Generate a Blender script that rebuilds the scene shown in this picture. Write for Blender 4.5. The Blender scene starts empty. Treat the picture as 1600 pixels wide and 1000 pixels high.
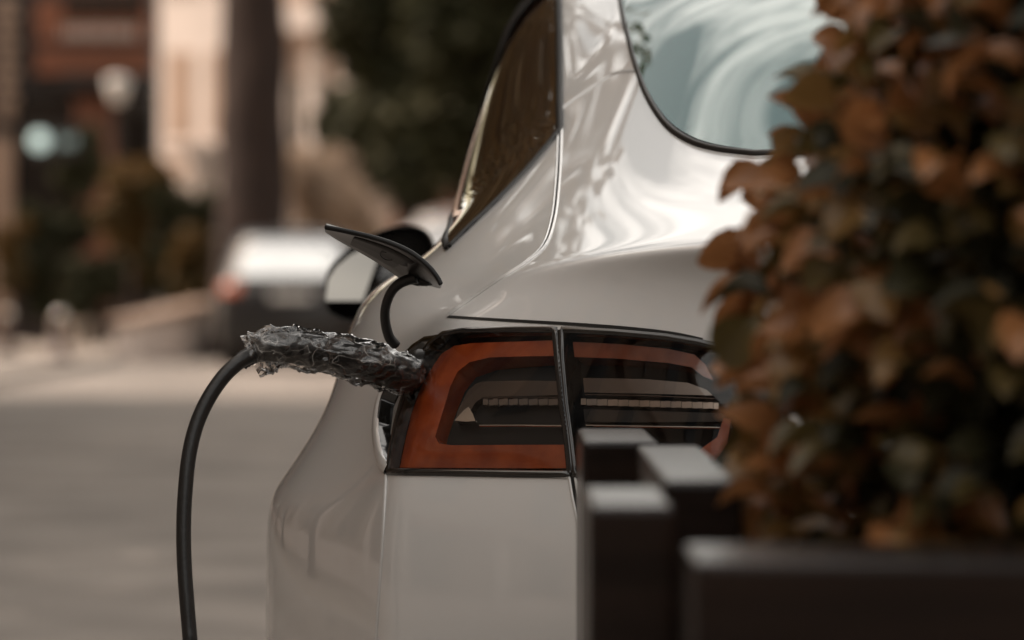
import bpy, bmesh, math, random
import numpy as np
from mathutils import Vector, Matrix, noise as mnoise
from mathutils.bvhtree import BVHTree
from mathutils.geometry import delaunay_2d_cdt

random.seed(7)
rng = np.random.default_rng(7)
R = math.radians
sc = bpy.context.scene

# ------------------------------------------------------------------ camera
FPX, CU, CV, CAMZ = 8750.0, 800.0, 450.0, 1.05      # 1600 px wide frame
cam_d = bpy.data.cameras.new('camera')
cam = bpy.data.objects.new('camera', cam_d)
sc.collection.objects.link(cam)
cam.location = (0, 0, CAMZ)
cam.rotation_euler = (R(90), 0, 0)
cam_d.sensor_width = 36
cam_d.lens = 36 * FPX / 1600
cam_d.shift_y = -50 / 1600
cam_d.clip_start = 0.1
cam_d.clip_end = 2000
cam_d.dof.use_dof = True
cam_d.dof.focus_distance = 7.12
cam_d.dof.aperture_fstop = 5.1
sc.camera = cam

# ------------------------------------------------------------------ light
SUN_EL, SUN_AZ = 44.0, 8.0        # azimuth: degrees ahead of due left (-X)
sd = Vector((-math.cos(R(SUN_EL)) * math.cos(R(SUN_AZ)),
             math.cos(R(SUN_EL)) * math.sin(R(SUN_AZ)), math.sin(R(SUN_EL))))
sun_d = bpy.data.lights.new('sun', 'SUN')
sun = bpy.data.objects.new('sun', sun_d)
sc.collection.objects.link(sun)
sun.rotation_euler = (-sd).to_track_quat('-Z', 'Y').to_euler()
sun_d.energy = 2.2
sun_d.angle = R(0.5)
sun_d.color = (1.0, 0.86, 0.76)

world = bpy.data.worlds.new('World')
sc.world = world
world.use_nodes = True
wt = world.node_tree
wt.nodes.clear()
wo = wt.nodes.new('ShaderNodeOutputWorld')
bg = wt.nodes.new('ShaderNodeBackground')
bg.inputs['Strength'].default_value = 0.12
sky = wt.nodes.new('ShaderNodeTexSky')
sky.sky_type = 'NISHITA'
sky.sun_disc = False
sky.sun_elevation = R(SUN_EL)
sky.sun_rotation = math.atan2(sd.x, sd.y)
sky.dust_density = 2.5
sky.ozone_density = 1.0
# streaky high cloud over the whole sky
geo = wt.nodes.new('ShaderNodeTexCoord')
sep = wt.nodes.new('ShaderNodeSeparateXYZ')
wt.links.new(geo.outputs['Generated'], sep.inputs[0])
za = wt.nodes.new('ShaderNodeMath'); za.operation = 'MAXIMUM'; za.inputs[1].default_value = 0.0
zz = wt.nodes.new('ShaderNodeMath'); zz.operation = 'ADD'; zz.inputs[1].default_value = 0.30
wt.links.new(sep.outputs['Z'], za.inputs[0]); wt.links.new(za.outputs[0], zz.inputs[0])
dx = wt.nodes.new('ShaderNodeMath'); dx.operation = 'DIVIDE'
dy = wt.nodes.new('ShaderNodeMath'); dy.operation = 'DIVIDE'
wt.links.new(sep.outputs['X'], dx.inputs[0]); wt.links.new(zz.outputs[0], dx.inputs[1])
wt.links.new(sep.outputs['Y'], dy.inputs[0]); wt.links.new(zz.outputs[0], dy.inputs[1])
cmb = wt.nodes.new('ShaderNodeCombineXYZ')
wt.links.new(dx.outputs[0], cmb.inputs[0]); wt.links.new(dy.outputs[0], cmb.inputs[1])
mp = wt.nodes.new('ShaderNodeMapping')
mp.inputs['Rotation'].default_value = (0, 0, R(-14))
mp.inputs['Scale'].default_value = (0.9, 3.4, 1.0)
mp.inputs['Location'].default_value = (8.1, 2.2, 0)
wt.links.new(cmb.outputs[0], mp.inputs[0])
nz = wt.nodes.new('ShaderNodeTexNoise')
nz.inputs['Scale'].default_value = 1.9
nz.inputs['Detail'].default_value = 9
nz.inputs['Roughness'].default_value = 0.58
nz.inputs['Distortion'].default_value = 1.1
wt.links.new(mp.outputs[0], nz.inputs['Vector'])
cr = wt.nodes.new('ShaderNodeValToRGB')
cr.color_ramp.elements[0].position = 0.425
cr.color_ramp.elements[1].position = 0.585
wt.links.new(nz.outputs['Fac'], cr.inputs[0])
teal = wt.nodes.new('ShaderNodeMixRGB'); teal.blend_type = 'MULTIPLY'; teal.inputs[0].default_value = 1
teal.inputs[2].default_value = (1.38, 1.02, 0.66, 1)
wt.links.new(sky.outputs[0], teal.inputs[1])
mx = wt.nodes.new('ShaderNodeMixRGB')
mx.inputs[2].default_value = (9.9, 9.35, 8.7, 1)
wt.links.new(cr.outputs[0], mx.inputs[0])
wt.links.new(teal.outputs[0], mx.inputs[1])
wt.links.new(mx.outputs[0], bg.inputs['Color'])
wt.links.new(bg.outputs[0], wo.inputs['Surface'])

sc.view_settings.view_transform = 'Standard'
sc.view_settings.look = 'None'
sc.view_settings.gamma = 1.0
sc.view_settings.exposure = 0.82
sc.view_settings.use_curve_mapping = False
sc.render.engine = 'CYCLES'
sc.cycles.use_denoising = True
sc.cycles.max_bounces = 10
sc.cycles.transparent_max_bounces = 16

# ------------------------------------------------------------------ helpers
col = sc.collection

def P(u, v, Y):
    """point of the street at distance Y seen at photograph pixel u, v"""
    return Vector(((u - CU) / FPX * Y, Y, CAMZ - (v - CV) / FPX * Y))

MATS = {}
def mat(name, color, rough=0.5, metal=0.0, coat=0.0, spec=0.5, noise=0.0, nscale=8.0, bump=0.0, bscale=60.0,
        color2=None, emit=None, estr=0.0, transl=0.0, aniso=None):
    if name in MATS:
        return MATS[name]
    m = bpy.data.materials.new(name)
    m.use_nodes = True
    nt = m.node_tree
    b = nt.nodes['Principled BSDF']
    b.inputs['Base Color'].default_value = (*color, 1)
    b.inputs['Roughness'].default_value = rough
    b.inputs['Metallic'].default_value = metal
    b.inputs['Coat Weight'].default_value = coat
    b.inputs['Coat Roughness'].default_value = 0.02
    b.inputs['Specular IOR Level'].default_value = spec
    tc = None
    if noise > 0 or bump > 0 or color2:
        tc = nt.nodes.new('ShaderNodeTexCoord')
    if noise > 0 or color2:
        mpn = nt.nodes.new('ShaderNodeMapping')
        if aniso: mpn.inputs['Scale'].default_value = aniso
        nt.links.new(tc.outputs['Object'], mpn.inputs[0])
        n = nt.nodes.new('ShaderNodeTexNoise')
        n.inputs['Scale'].default_value = nscale
        n.inputs['Detail'].default_value = 6
        nt.links.new(mpn.outputs[0], n.inputs['Vector'])
        r = nt.nodes.new('ShaderNodeValToRGB')
        c2 = color2 or tuple(min(1, c * (1 + noise)) for c in color)
        c1 = color if color2 else tuple(c * (1 - noise) for c in color)
        r.color_ramp.elements[0].position = 0.33
        r.color_ramp.elements[1].position = 0.67
        r.color_ramp.elements[0].color = (*c1, 1)
        r.color_ramp.elements[1].color = (*c2, 1)
        nt.links.new(n.outputs['Fac'], r.inputs[0])
        nt.links.new(r.outputs[0], b.inputs['Base Color'])
    if bump > 0:
        n2 = nt.nodes.new('ShaderNodeTexNoise')
        n2.inputs['Scale'].default_value = bscale
        n2.inputs['Detail'].default_value = 5
        nt.links.new(tc.outputs['Object'], n2.inputs['Vector'])
        bp = nt.nodes.new('ShaderNodeBump')
        bp.inputs['Strength'].default_value = bump
        bp.inputs['Distance'].default_value = 0.01
        nt.links.new(n2.outputs['Fac'], bp.inputs['Height'])
        nt.links.new(bp.outputs[0], b.inputs['Normal'])
    if emit:
        b.inputs['Emission Color'].default_value = (*emit, 1)
        b.inputs['Emission Strength'].default_value = estr
    if transl > 0:
        t = nt.nodes.new('ShaderNodeBsdfTranslucent')
        t.inputs['Color'].default_value = (min(1, color[0] * 1.8), min(1, color[1] * 1.5), color[2], 1)
        if noise > 0 or color2:
            nt.links.new(r.outputs[0], t.inputs['Color'])
        ms = nt.nodes.new('ShaderNodeMixShader')
        ms.inputs[0].default_value = transl
        nt.links.new(b.outputs[0], ms.inputs[1]); nt.links.new(t.outputs[0], ms.inputs[2])
        nt.links.new(ms.outputs[0], nt.nodes['Material Output'].inputs['Surface'])
    MATS[name] = m
    return m

def clear_mat(name, tint, ior=1.45, rough=0.01, gain=1.0, bump=0.0, bscale=40):
    """thin clear shell: see-through with a Fresnel reflection"""
    m = bpy.data.materials.new(name); m.use_nodes = True
    nt = m.node_tree; nt.nodes.remove(nt.nodes['Principled BSDF'])
    tr = nt.nodes.new('ShaderNodeBsdfTransparent'); tr.inputs[0].default_value = (*tint, 1)
    gl = nt.nodes.new('ShaderNodeBsdfGlossy'); gl.inputs['Roughness'].default_value = rough
    fr = nt.nodes.new('ShaderNodeFresnel'); fr.inputs['IOR'].default_value = ior
    ml = nt.nodes.new('ShaderNodeMath'); ml.operation = 'MULTIPLY'; ml.inputs[1].default_value = gain; ml.use_clamp = True
    ms = nt.nodes.new('ShaderNodeMixShader')
    nt.links.new(fr.outputs[0], ml.inputs[0]); nt.links.new(ml.outputs[0], ms.inputs[0])
    nt.links.new(tr.outputs[0], ms.inputs[1]); nt.links.new(gl.outputs[0], ms.inputs[2])
    nt.links.new(ms.outputs[0], nt.nodes['Material Output'].inputs['Surface'])
    if bump:
        tc = nt.nodes.new('ShaderNodeTexCoord')
        n2 = nt.nodes.new('ShaderNodeTexNoise'); n2.inputs['Scale'].default_value = bscale; n2.inputs['Detail'].default_value = 3
        nt.links.new(tc.outputs['Object'], n2.inputs['Vector'])
        bp = nt.nodes.new('ShaderNodeBump'); bp.inputs['Strength'].default_value = bump; bp.inputs['Distance'].default_value = 0.01
        nt.links.new(n2.outputs['Fac'], bp.inputs['Height'])
        nt.links.new(bp.outputs[0], gl.inputs['Normal']); nt.links.new(bp.outputs[0], fr.inputs['Normal'])
    MATS[name] = m
    return m

def link(name, me, m, parent=None, smooth=False):
    o = bpy.data.objects.new(name, me)
    col.objects.link(o)
    if m is not None:
        me.materials.append(m)
    if smooth:
        me.polygons.foreach_set('use_smooth', [True] * len(me.polygons))
    o.parent = parent
    return o

def mesh(name, verts, faces, m, parent=None, smooth=False):
    me = bpy.data.meshes.new(name)
    me.from_pydata([tuple(v) for v in verts], [], [tuple(f) for f in faces])
    me.update()
    return link(name, me, m, parent, smooth)

def empty(name, loc=(0, 0, 0), rz=0.0):
    o = bpy.data.objects.new(name, None)
    col.objects.link(o)
    o.location = loc; o.rotation_euler = (0, 0, rz)
    return o

def tag(o, label, cat, group=None):
    o['label'] = label; o['category'] = cat
    if group: o['group'] = group
    return o

def structure(o):
    o['kind'] = 'structure'
    return o

class MB:
    def __init__(s): s.v = []; s.f = []
    def add(s, v, f):
        n = len(s.v); s.v += [tuple(a) for a in v]; s.f += [tuple(i + n for i in q) for q in f]; return s
    def box(s, x0, x1, y0, y1, z0, z1, b=0.0):
        if b <= 0:
            v = [(x, y, z) for z in (z0, z1) for y in (y0, y1) for x in (x0, x1)]
            f = [(0, 2, 3, 1), (4, 5, 7, 6), (0, 1, 5, 4), (2, 6, 7, 3), (0, 4, 6, 2), (1, 3, 7, 5)]
            return s.add(v, f)
        bm = bmesh.new(); bmesh.ops.create_cube(bm, size=1)
        for q in bm.verts:
            q.co = Vector(((x0 + x1) / 2 + q.co.x * (x1 - x0), (y0 + y1) / 2 + q.co.y * (y1 - y0), (z0 + z1) / 2 + q.co.z * (z1 - z0)))
        bmesh.ops.bevel(bm, geom=bm.edges[:], offset=b, segments=2, affect='EDGES', profile=0.5)
        bm.verts.index_update()
        s.add([q.co for q in bm.verts], [[q.index for q in f.verts] for f in bm.faces]); bm.free(); return s
    def tube(s, pts, rad, n=12, caps=True):
        pts = [Vector(p) for p in pts]
        rad = rad if hasattr(rad, '__len__') else [rad] * len(pts)
        rings = []
        up = None
        for i, p in enumerate(pts):
            t = (pts[min(i + 1, len(pts) - 1)] - pts[max(i - 1, 0)]).normalized()
            if up is None:
                a = Vector((0, 0, 1)) if abs(t.z) < .9 else Vector((1, 0, 0))
                up = (a - t * a.dot(t)).normalized()
            else:
                up = (up - t * up.dot(t)).normalized()
            sd_ = t.cross(up)
            rings.append([p + (up * math.cos(2 * math.pi * k / n) + sd_ * math.sin(2 * math.pi * k / n)) * rad[i] for k in range(n)])
        v = [q for r_ in rings for q in r_]
        f = [(i * n + k, i * n + (k + 1) % n, (i + 1) * n + (k + 1) % n, (i + 1) * n + k) for i in range(len(pts) - 1) for k in range(n)]
        if caps:
            f += [tuple(range(n - 1, -1, -1)), tuple(range((len(pts) - 1) * n, len(pts) * n))]
        return s.add(v, f)
    def lathe(s, prof, c=(0, 0, 0), n=24, axis='z'):
        v = []
        for r_, h in prof:
            for k in range(n):
                a = 2 * math.pi * k / n
                p = (r_ * math.cos(a), r_ * math.sin(a), h)
                if axis == 'x': p = (h, p[0], p[1])
                elif axis == 'y': p = (p[0], h, p[1])
                v.append((p[0] + c[0], p[1] + c[1], p[2] + c[2]))
        f = [(i * n + k, i * n + (k + 1) % n, (i + 1) * n + (k + 1) % n, (i + 1) * n + k) for i in range(len(prof) - 1) for k in range(n)]
        return s.add(v, f)
    def build(s, name, m, parent=None, smooth=False):
        return mesh(name, s.v, s.f, m, parent, smooth)

def copy_tree(o, parent=None):
    c = o.copy(); col.objects.link(c); c.parent = parent
    for ch in [q for q in o.children]:
        copy_tree(ch, c)
    return c

def smooth_poly(pts, n=6, closed=True):
    """Catmull-Rom through pixel points"""
    out = []
    N = len(pts)
    for i in range(N if closed else N - 1):
        g = lambda k: np.array(pts[k % N] if closed else pts[min(max(k, 0), N - 1)], float)
        p0, p1, p2, p3 = g(i - 1), g(i), g(i + 1), g(i + 2)
        for t in np.arange(n) / n:
            out.append(.5 * (2 * p1 + (p2 - p0) * t + (2 * p0 - 5 * p1 + 4 * p2 - p3) * t * t + (3 * p1 - p0 - 3 * p2 + p3) * t ** 3))
    if not closed: out.append(np.array(pts[-1], float))
    return [tuple(q) for q in out]

def dense_poly(pts, step, closed=True):
    out = []
    N = len(pts)
    for i in range(N if closed else N - 1):
        a, b = np.array(pts[i], float), np.array(pts[(i + 1) % N], float)
        k = max(1, int(np.ceil(np.linalg.norm(b - a) / step)))
        out += [tuple(a + (b - a) * t / k) for t in range(k)]
    if not closed: out.append(tuple(pts[-1]))
    return out

def inside(pts, poly):
    pts = np.asarray(pts, float); poly = np.asarray(poly, float)
    x, y = pts[:, 0], pts[:, 1]
    res = np.zeros(len(pts), bool)
    j = len(poly) - 1
    for i in range(len(poly)):
        xi, yi = poly[i]; xj, yj = poly[j]
        if yi != yj:
            c = ((yi > y) != (yj > y)) & (x < (xj - xi) * (y - yi) / (yj - yi) + xi)
            res ^= c
        j = i
    return res

# ------------------------------------------------------------------ spline surface of a car body
def bspl(t):
    return np.stack([(1 - t) ** 3, 3 * t ** 3 - 6 * t ** 2 + 4, -3 * t ** 3 + 3 * t ** 2 + 3 * t + 1, t ** 3], -1) / 6

class Surf:
    """half car body (left side, x<0) as a bicubic B-spline; rows go up, columns run rear centre -> side -> front centre.
    negative columns give the right half."""
    def __init__(s, net):                       # net[row][col] = (w, y, z)
        a = np.array(net, float); a[..., 0] *= -1
        mir = np.array([-1, 1, 1.])
        s.nr, s.nc = a.shape[:2]
        a = np.concatenate([a[:, 1:2] * mir, a, a[:, -2:-1] * mir], 1)
        a = np.concatenate([2 * a[:1] - a[1:2], a, a[-2:-1] * mir], 0)
        s.a = a
    def ev(s, r, c):
        r = np.asarray(r, float); c = np.asarray(c, float)
        sg = np.where(c < 0, -1.0, 1.0); c = np.abs(c)
        over = c > s.nc - 1
        sg = np.where(over, -sg, sg); c = np.where(over, 2 * (s.nc - 1) - c, c)
        r = np.clip(r, 0, s.nr - 1 - 1e-6); c = np.clip(c, 0, s.nc - 1 - 1e-6)
        ri = r.astype(int); ci = c.astype(int)
        br = bspl(r - ri); bc = bspl(c - ci)
        out = np.zeros(r.shape + (3,))
        for i in range(4):
            for j in range(4):
                out += (br[..., i] * bc[..., j])[..., None] * s.a[ri + i, ci + j]
        out[..., 0] *= sg
        return out
    def nrm(s, r, c, e=0.01):
        r = np.asarray(r, float); c = np.asarray(c, float)
        du = s.ev(np.minimum(r + e, s.nr - 1), c) - s.ev(np.maximum(r - e, 0), c)
        dv = s.ev(r, c + e) - s.ev(r, c - e)
        n = np.cross(du, dv)
        return n / np.maximum(np.linalg.norm(n, axis=-1, keepdims=True), 1e-12)
    def grid(s, rs, cs):
        rr, cc = np.meshgrid(rs, cs, indexing='ij')
        return s.ev(rr, cc)

def sub(n, d):
    """parameter samples: d[i] steps in interval i"""
    out = []
    for i in range(n - 1):
        out += list(i + np.arange(d[i]) / d[i])
    return np.array(out + [n - 1.0])

# ------------------------------------------------------------------ materials
paint = mat('white_paint', (.66, .650, .632), .38, 0, 1.0, .5, noise=.015, nscale=3)
paint.node_tree.nodes['Principled BSDF'].inputs['Coat IOR'].default_value = 1.75
black_gloss = mat('black_gloss', (.012, .011, .010), .12, 0, .6)
black_satin = mat('black_satin', (.016, .015, .014), .42)
black_rubber = mat('black_rubber', (.018, .017, .016), .55, bump=.15, bscale=300)
groove = mat('groove', (.012, .011, .010), .55, spec=.25)
dark_glass = mat('dark_glass', (.030, .017, .011), .02, 0, 0, .4)
rear_glass_m = mat('rear_glass', (.040, .105, .098), .015, 0, 0, .9)
rear_glass_m.node_tree.nodes['Principled BSDF'].inputs['Specular Tint'].default_value = (.72, 1.0, .95, 1)
chrome = mat('chrome', (.62, .60, .57), .10, 1.0)
mirror_m = mat('sky_dimmed_mirror', (.30, .285, .26), .02, 1.0)  # colour lowered to tone down the bright sky reflection
red_guide = mat('red_lightguide', (.46, .092, .022), .22, 0, .6, color2=(.29, .050, .013), nscale=30, bump=.05, bscale=200)
led_m = mat('led_lens', (.38, .33, .29), .12, .7, .4)
lamp_tub = mat('lamp_tub', (.008, .007, .006), .6, spec=.2)
lens_m = clear_mat('lens_clear', (.96, .94, .92), 1.45, .005, .9)
wrap_m = clear_mat('plastic_film', (.97, .96, .95), 1.5, .07, 2.0)
def crease_film(m):
    nt = m.node_tree
    out = nt.nodes['Material Output']; src = out.inputs['Surface'].links[0].from_socket
    tc = nt.nodes.new('ShaderNodeTexCoord'); mpn = nt.nodes.new('ShaderNodeMapping'); mpn.inputs['Scale'].default_value = (1, 1, 1.6)
    mpn.inputs['Rotation'].default_value = (.3, .5, .2)
    nt.links.new(tc.outputs['Object'], mpn.inputs[0])
    prev = None
    for scale, width in ((16, .010), (34, .008)):
        n = nt.nodes.new('ShaderNodeTexNoise'); n.inputs['Scale'].default_value = scale; n.inputs['Detail'].default_value = 1.5; n.inputs['Distortion'].default_value = .6
        nt.links.new(mpn.outputs[0], n.inputs['Vector'])
        a = nt.nodes.new('ShaderNodeMath'); a.operation = 'SUBTRACT'; a.inputs[1].default_value = .5
        b = nt.nodes.new('ShaderNodeMath'); b.operation = 'ABSOLUTE'
        c = nt.nodes.new('ShaderNodeMapRange'); c.inputs['From Min'].default_value = 0; c.inputs['From Max'].default_value = width
        c.inputs['To Min'].default_value = .42; c.inputs['To Max'].default_value = .012
        nt.links.new(n.outputs['Fac'], a.inputs[0]); nt.links.new(a.outputs[0], b.inputs[0]); nt.links.new(b.outputs[0], c.inputs[0])
        if prev is None: prev = c
        else:
            mxm = nt.nodes.new('ShaderNodeMath'); mxm.operation = 'MAXIMUM'
            nt.links.new(prev.outputs[0], mxm.inputs[0]); nt.links.new(c.outputs[0], mxm.inputs[1]); prev = mxm
    p = nt.nodes.new('ShaderNodeBsdfPrincipled'); p.inputs['Base Color'].default_value = (.62, .60, .57, 1); p.inputs['Roughness'].default_value = .25
    ms = nt.nodes.new('ShaderNodeMixShader')
    nt.links.new(prev.outputs[0], ms.inputs[0]); nt.links.new(src, ms.inputs[1]); nt.links.new(p.outputs[0], ms.inputs[2])
    nt.links.new(ms.outputs[0], out.inputs['Surface'])
crease_film(wrap_m)
tyre_m = mat('tyre', (.02, .019, .018), .8)
alloy_m = mat('alloy', (.30, .29, .28), .3, .9)
asphalt = mat('asphalt', (.25, .216, .186), .85, noise=.26, nscale=.9, bump=.4, bscale=120)

# ------------------------------------------------------------------ the setting
def sheet(name, x0, x1, y0, y1, z, m):
    return structure(mesh(name, [(x0, y0, z), (x1, y0, z), (x1, y1, z), (x0, y1, z)], [(0, 1, 2, 3)], m))

sheet('ground', -900, 900, -900, 1500, -.12, mat('earth', (.16, .13, .10), .9, noise=.3, nscale=.05))
KERB_X = -5.45
mb = MB().box(KERB_X, 4.2, -120, 300, -.11, 0)
structure(mb.build('road', asphalt))
paving = mat('paving', (.36, .30, .25), .8, noise=.18, nscale=1.5, bump=.2, bscale=40)
kerb_m = mat('kerbstone', (.34, .31, .28), .75, noise=.2, nscale=3)
structure(MB().box(-30, KERB_X - .16, -120, 300, -.11, .12).build('pavement', paving))
structure(MB().box(4.36, 30, -120, 300, -.11, .12).build('pavement', paving))
structure(MB().box(KERB_X - .158, KERB_X, -120, 300, -.11, .125, .012).build('kerb', kerb_m))
structure(MB().box(4.2, 4.358, -120, 300, -.11, .125, .012).build('kerb', kerb_m))

# ------------------------------------------------------------------ hero car body
TH = 0.083
CT, ST = math.cos(TH), math.sin(TH)
CAR = Vector((0.519, 6.943, 0))
def to_local(p):
    dx_, dy_ = p[0] - CAR.x, p[1] - CAR.y
    return Vector((dx_ * CT - dy_ * ST, dx_ * ST + dy_ * CT, p[2]))
def to_world(p):
    return Vector((CAR.x + p[0] * CT + p[1] * ST, CAR.y - p[0] * ST + p[1] * CT, p[2]))
def PL(u, v, Y):
    return to_local(P(u, v, Y))

NET = [
 [(0,0.1,0.2),(0.25,0.1,0.2),(0.45,0.13,0.2),(0.644,0.184,0.2),(0.659,0.198,0.2),(0.742,0.305,0.2),(0.872,0.64,0.2),(0.905,1,0.2),(0.88,1.45,0.2),(0.87,2.1,0.2),(0.87,2.8,0.2),(0.87,3.5,0.2),(0.85,4,0.2),(0.74,4.35,0.2),(0.45,4.55,0.2),(0,4.62,0.2)],
 [(0,0,0.33),(0.25,0.01,0.33),(0.45,0.04,0.33),(0.674,0.114,0.33),(0.689,0.128,0.33),(0.787,0.305,0.33),(0.917,0.64,0.33),(0.95,1,0.33),(0.935,1.45,0.33),(0.925,2.1,0.33),(0.92,2.8,0.33),(0.925,3.5,0.33),(0.91,4.05,0.33),(0.79,4.43,0.33),(0.45,4.64,0.33),(0,4.71,0.33)],
 [(0,-0.05,0.54),(0.25,-0.04,0.54),(0.45,0,0.54),(0.684,0.092,0.54),(0.699,0.106,0.54),(0.792,0.305,0.54),(0.922,0.64,0.54),(0.955,1,0.54),(0.935,1.45,0.54),(0.935,2.1,0.54),(0.93,2.8,0.54),(0.94,3.5,0.54),(0.92,4.05,0.5),(0.8,4.46,0.5),(0.45,4.67,0.5),(0,4.74,0.5)],
 [(0,-0.05,0.71),(0.25,-0.04,0.71),(0.45,0,0.71),(0.684,0.094,0.71),(0.699,0.108,0.71),(0.792,0.305,0.742),(0.922,0.64,0.742),(0.955,1,0.742),(0.938,1.45,0.742),(0.93,2.1,0.72),(0.935,2.8,0.72),(0.94,3.5,0.72),(0.915,4.05,0.64),(0.79,4.45,0.6),(0.45,4.66,0.6),(0,4.73,0.6)],
 [(0,-0.02,0.815),(0.25,-0.01,0.815),(0.45,0.025,0.815),(0.672,0.106,0.815),(0.687,0.12,0.815),(0.778,0.305,0.772),(0.908,0.64,0.772),(0.941,1,0.772),(0.917,1.45,0.772),(0.9,2.1,0.79),(0.905,2.8,0.79),(0.93,3.5,0.78),(0.9,4.05,0.7),(0.77,4.42,0.66),(0.44,4.62,0.66),(0,4.69,0.66)],
 [(0,0,0.91),(0.25,0.01,0.91),(0.45,0.05,0.91),(0.645,0.135,0.91),(0.668,0.165,0.91),(0.737,0.33,0.89),(0.825,0.58,0.88),(0.852,0.95,0.88),(0.858,1.45,0.88),(0.865,2.1,0.88),(0.87,2.8,0.88),(0.905,3.5,0.86),(0.87,4,0.77),(0.73,4.34,0.73),(0.42,4.53,0.73),(0,4.59,0.73)],
 [(0,0.03,1),(0.25,0.04,1),(0.45,0.08,1),(0.59,0.16,1),(0.64,0.22,1),(0.725,0.36,0.985),(0.8,0.6,0.98),(0.842,0.95,0.98),(0.862,1.45,0.99),(0.875,2.1,1),(0.88,2.8,1),(0.865,3.5,0.95),(0.8,3.95,0.86),(0.66,4.22,0.8),(0.4,4.38,0.8),(0,4.44,0.8)],
 [(0,0.025,1.07),(0.25,0.04,1.068),(0.44,0.1,1.058),(0.565,0.2,1.038),(0.61,0.27,1.032),(0.69,0.4,1.035),(0.768,0.62,1.038),(0.818,0.95,1.042),(0.84,1.45,1.055),(0.858,2.1,1.07),(0.865,2.8,1.075),(0.81,3.5,1.02),(0.67,3.85,0.94),(0.5,4.06,0.88),(0.3,4.18,0.875),(0,4.23,0.875)],
 [(0,-0.02,1.108),(0.25,0.005,1.104),(0.44,0.1,1.085),(0.555,0.22,1.06),(0.6,0.29,1.05),(0.66,0.43,1.06),(0.715,0.64,1.08),(0.745,0.95,1.085),(0.765,1.45,1.1),(0.785,2.1,1.115),(0.79,2.8,1.12),(0.75,3.42,1.06),(0.6,3.68,0.99),(0.45,3.84,0.94),(0.28,3.92,0.935),(0,3.96,0.935)],
 [(0,-0.012,1.118),(0.25,0.015,1.113),(0.435,0.112,1.093),(0.548,0.235,1.07),(0.59,0.305,1.062),(0.642,0.445,1.075),(0.69,0.655,1.1),(0.698,0.96,1.115),(0.745,1.45,1.13),(0.768,2.1,1.145),(0.777,2.78,1.15),(0.73,3.33,1.09),(0.585,3.56,1.03),(0.44,3.7,0.99),(0.275,3.77,0.985),(0,3.8,0.985)],
 [(0,0.12,1.15),(0.24,0.15,1.146),(0.41,0.25,1.13),(0.515,0.36,1.115),(0.55,0.43,1.115),(0.59,0.56,1.135),(0.625,0.74,1.165),(0.654,1.02,1.19),(0.73,1.48,1.205),(0.777,2.1,1.21),(0.787,2.74,1.21),(0.7,3.15,1.14),(0.56,3.33,1.09),(0.42,3.42,1.06),(0.27,3.47,1.055),(0,3.49,1.055)],
 [(0,0.44,1.225),(0.22,0.47,1.225),(0.36,0.56,1.225),(0.445,0.66,1.22),(0.48,0.71,1.218),(0.52,0.8,1.225),(0.555,0.94,1.245),(0.619,1.17,1.275),(0.7,1.55,1.3),(0.762,2.1,1.3),(0.767,2.65,1.28),(0.66,2.98,1.22),(0.53,3.1,1.19),(0.4,3.17,1.18),(0.26,3.2,1.18),(0,3.22,1.18)],
 [(0,0.95,1.4),(0.21,0.97,1.395),(0.33,1.03,1.385),(0.41,1.1,1.375),(0.445,1.15,1.37),(0.478,1.22,1.375),(0.508,1.32,1.39),(0.5862,1.5,1.41),(0.673,1.75,1.43),(0.718,2.1,1.44),(0.718,2.45,1.42),(0.61,2.65,1.39),(0.47,2.72,1.38),(0.36,2.76,1.38),(0.24,2.78,1.38),(0,2.8,1.38)],
 [(0,1.5,1.55),(0.2,1.5,1.545),(0.32,1.52,1.53),(0.4,1.56,1.52),(0.43,1.59,1.515),(0.46,1.63,1.515),(0.485,1.69,1.52),(0.551,1.8,1.53),(0.62,1.95,1.545),(0.675,2.1,1.55),(0.665,2.25,1.545),(0.56,2.36,1.53),(0.41,2.4,1.53),(0.32,2.42,1.53),(0.21,2.43,1.53),(0,2.44,1.53)],
 [(0,1.85,1.61),(0.12,1.85,1.61),(0.2,1.87,1.607),(0.26,1.9,1.605),(0.28,1.92,1.605),(0.3,1.94,1.605),(0.32,1.97,1.607),(0.38,2.01,1.61),(0.41,2.06,1.61),(0.43,2.11,1.61),(0.42,2.15,1.61),(0.36,2.19,1.61),(0.24,2.2,1.61),(0.18,2.21,1.61),(0.1,2.22,1.61),(0,2.22,1.61)],
 [(0,1.95,1.625),(0,1.96,1.625),(0,1.97,1.625),(0,1.98,1.625),(0,1.99,1.625),(0,2,1.625),(0,2.02,1.625),(0,2.03,1.625),(0,2.05,1.625),(0,2.07,1.625),(0,2.08,1.625),(0,2.09,1.625),(0,2.1,1.625),(0,2.11,1.625),(0,2.12,1.625),(0,2.13,1.625)]
]
S = Surf(NET)
RS = sub(S.nr, [6, 10, 14, 20, 32, 32, 28, 16, 16, 16, 24, 24, 24, 16, 6])
CS = sub(S.nc, [24, 28, 36, 40, 36, 28, 20, 18, 14, 12, 12, 12, 12, 12, 10])
GV = S.grid(RS, CS)                                    # left half vertices
NRg, NCg = len(RS), len(CS)

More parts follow.
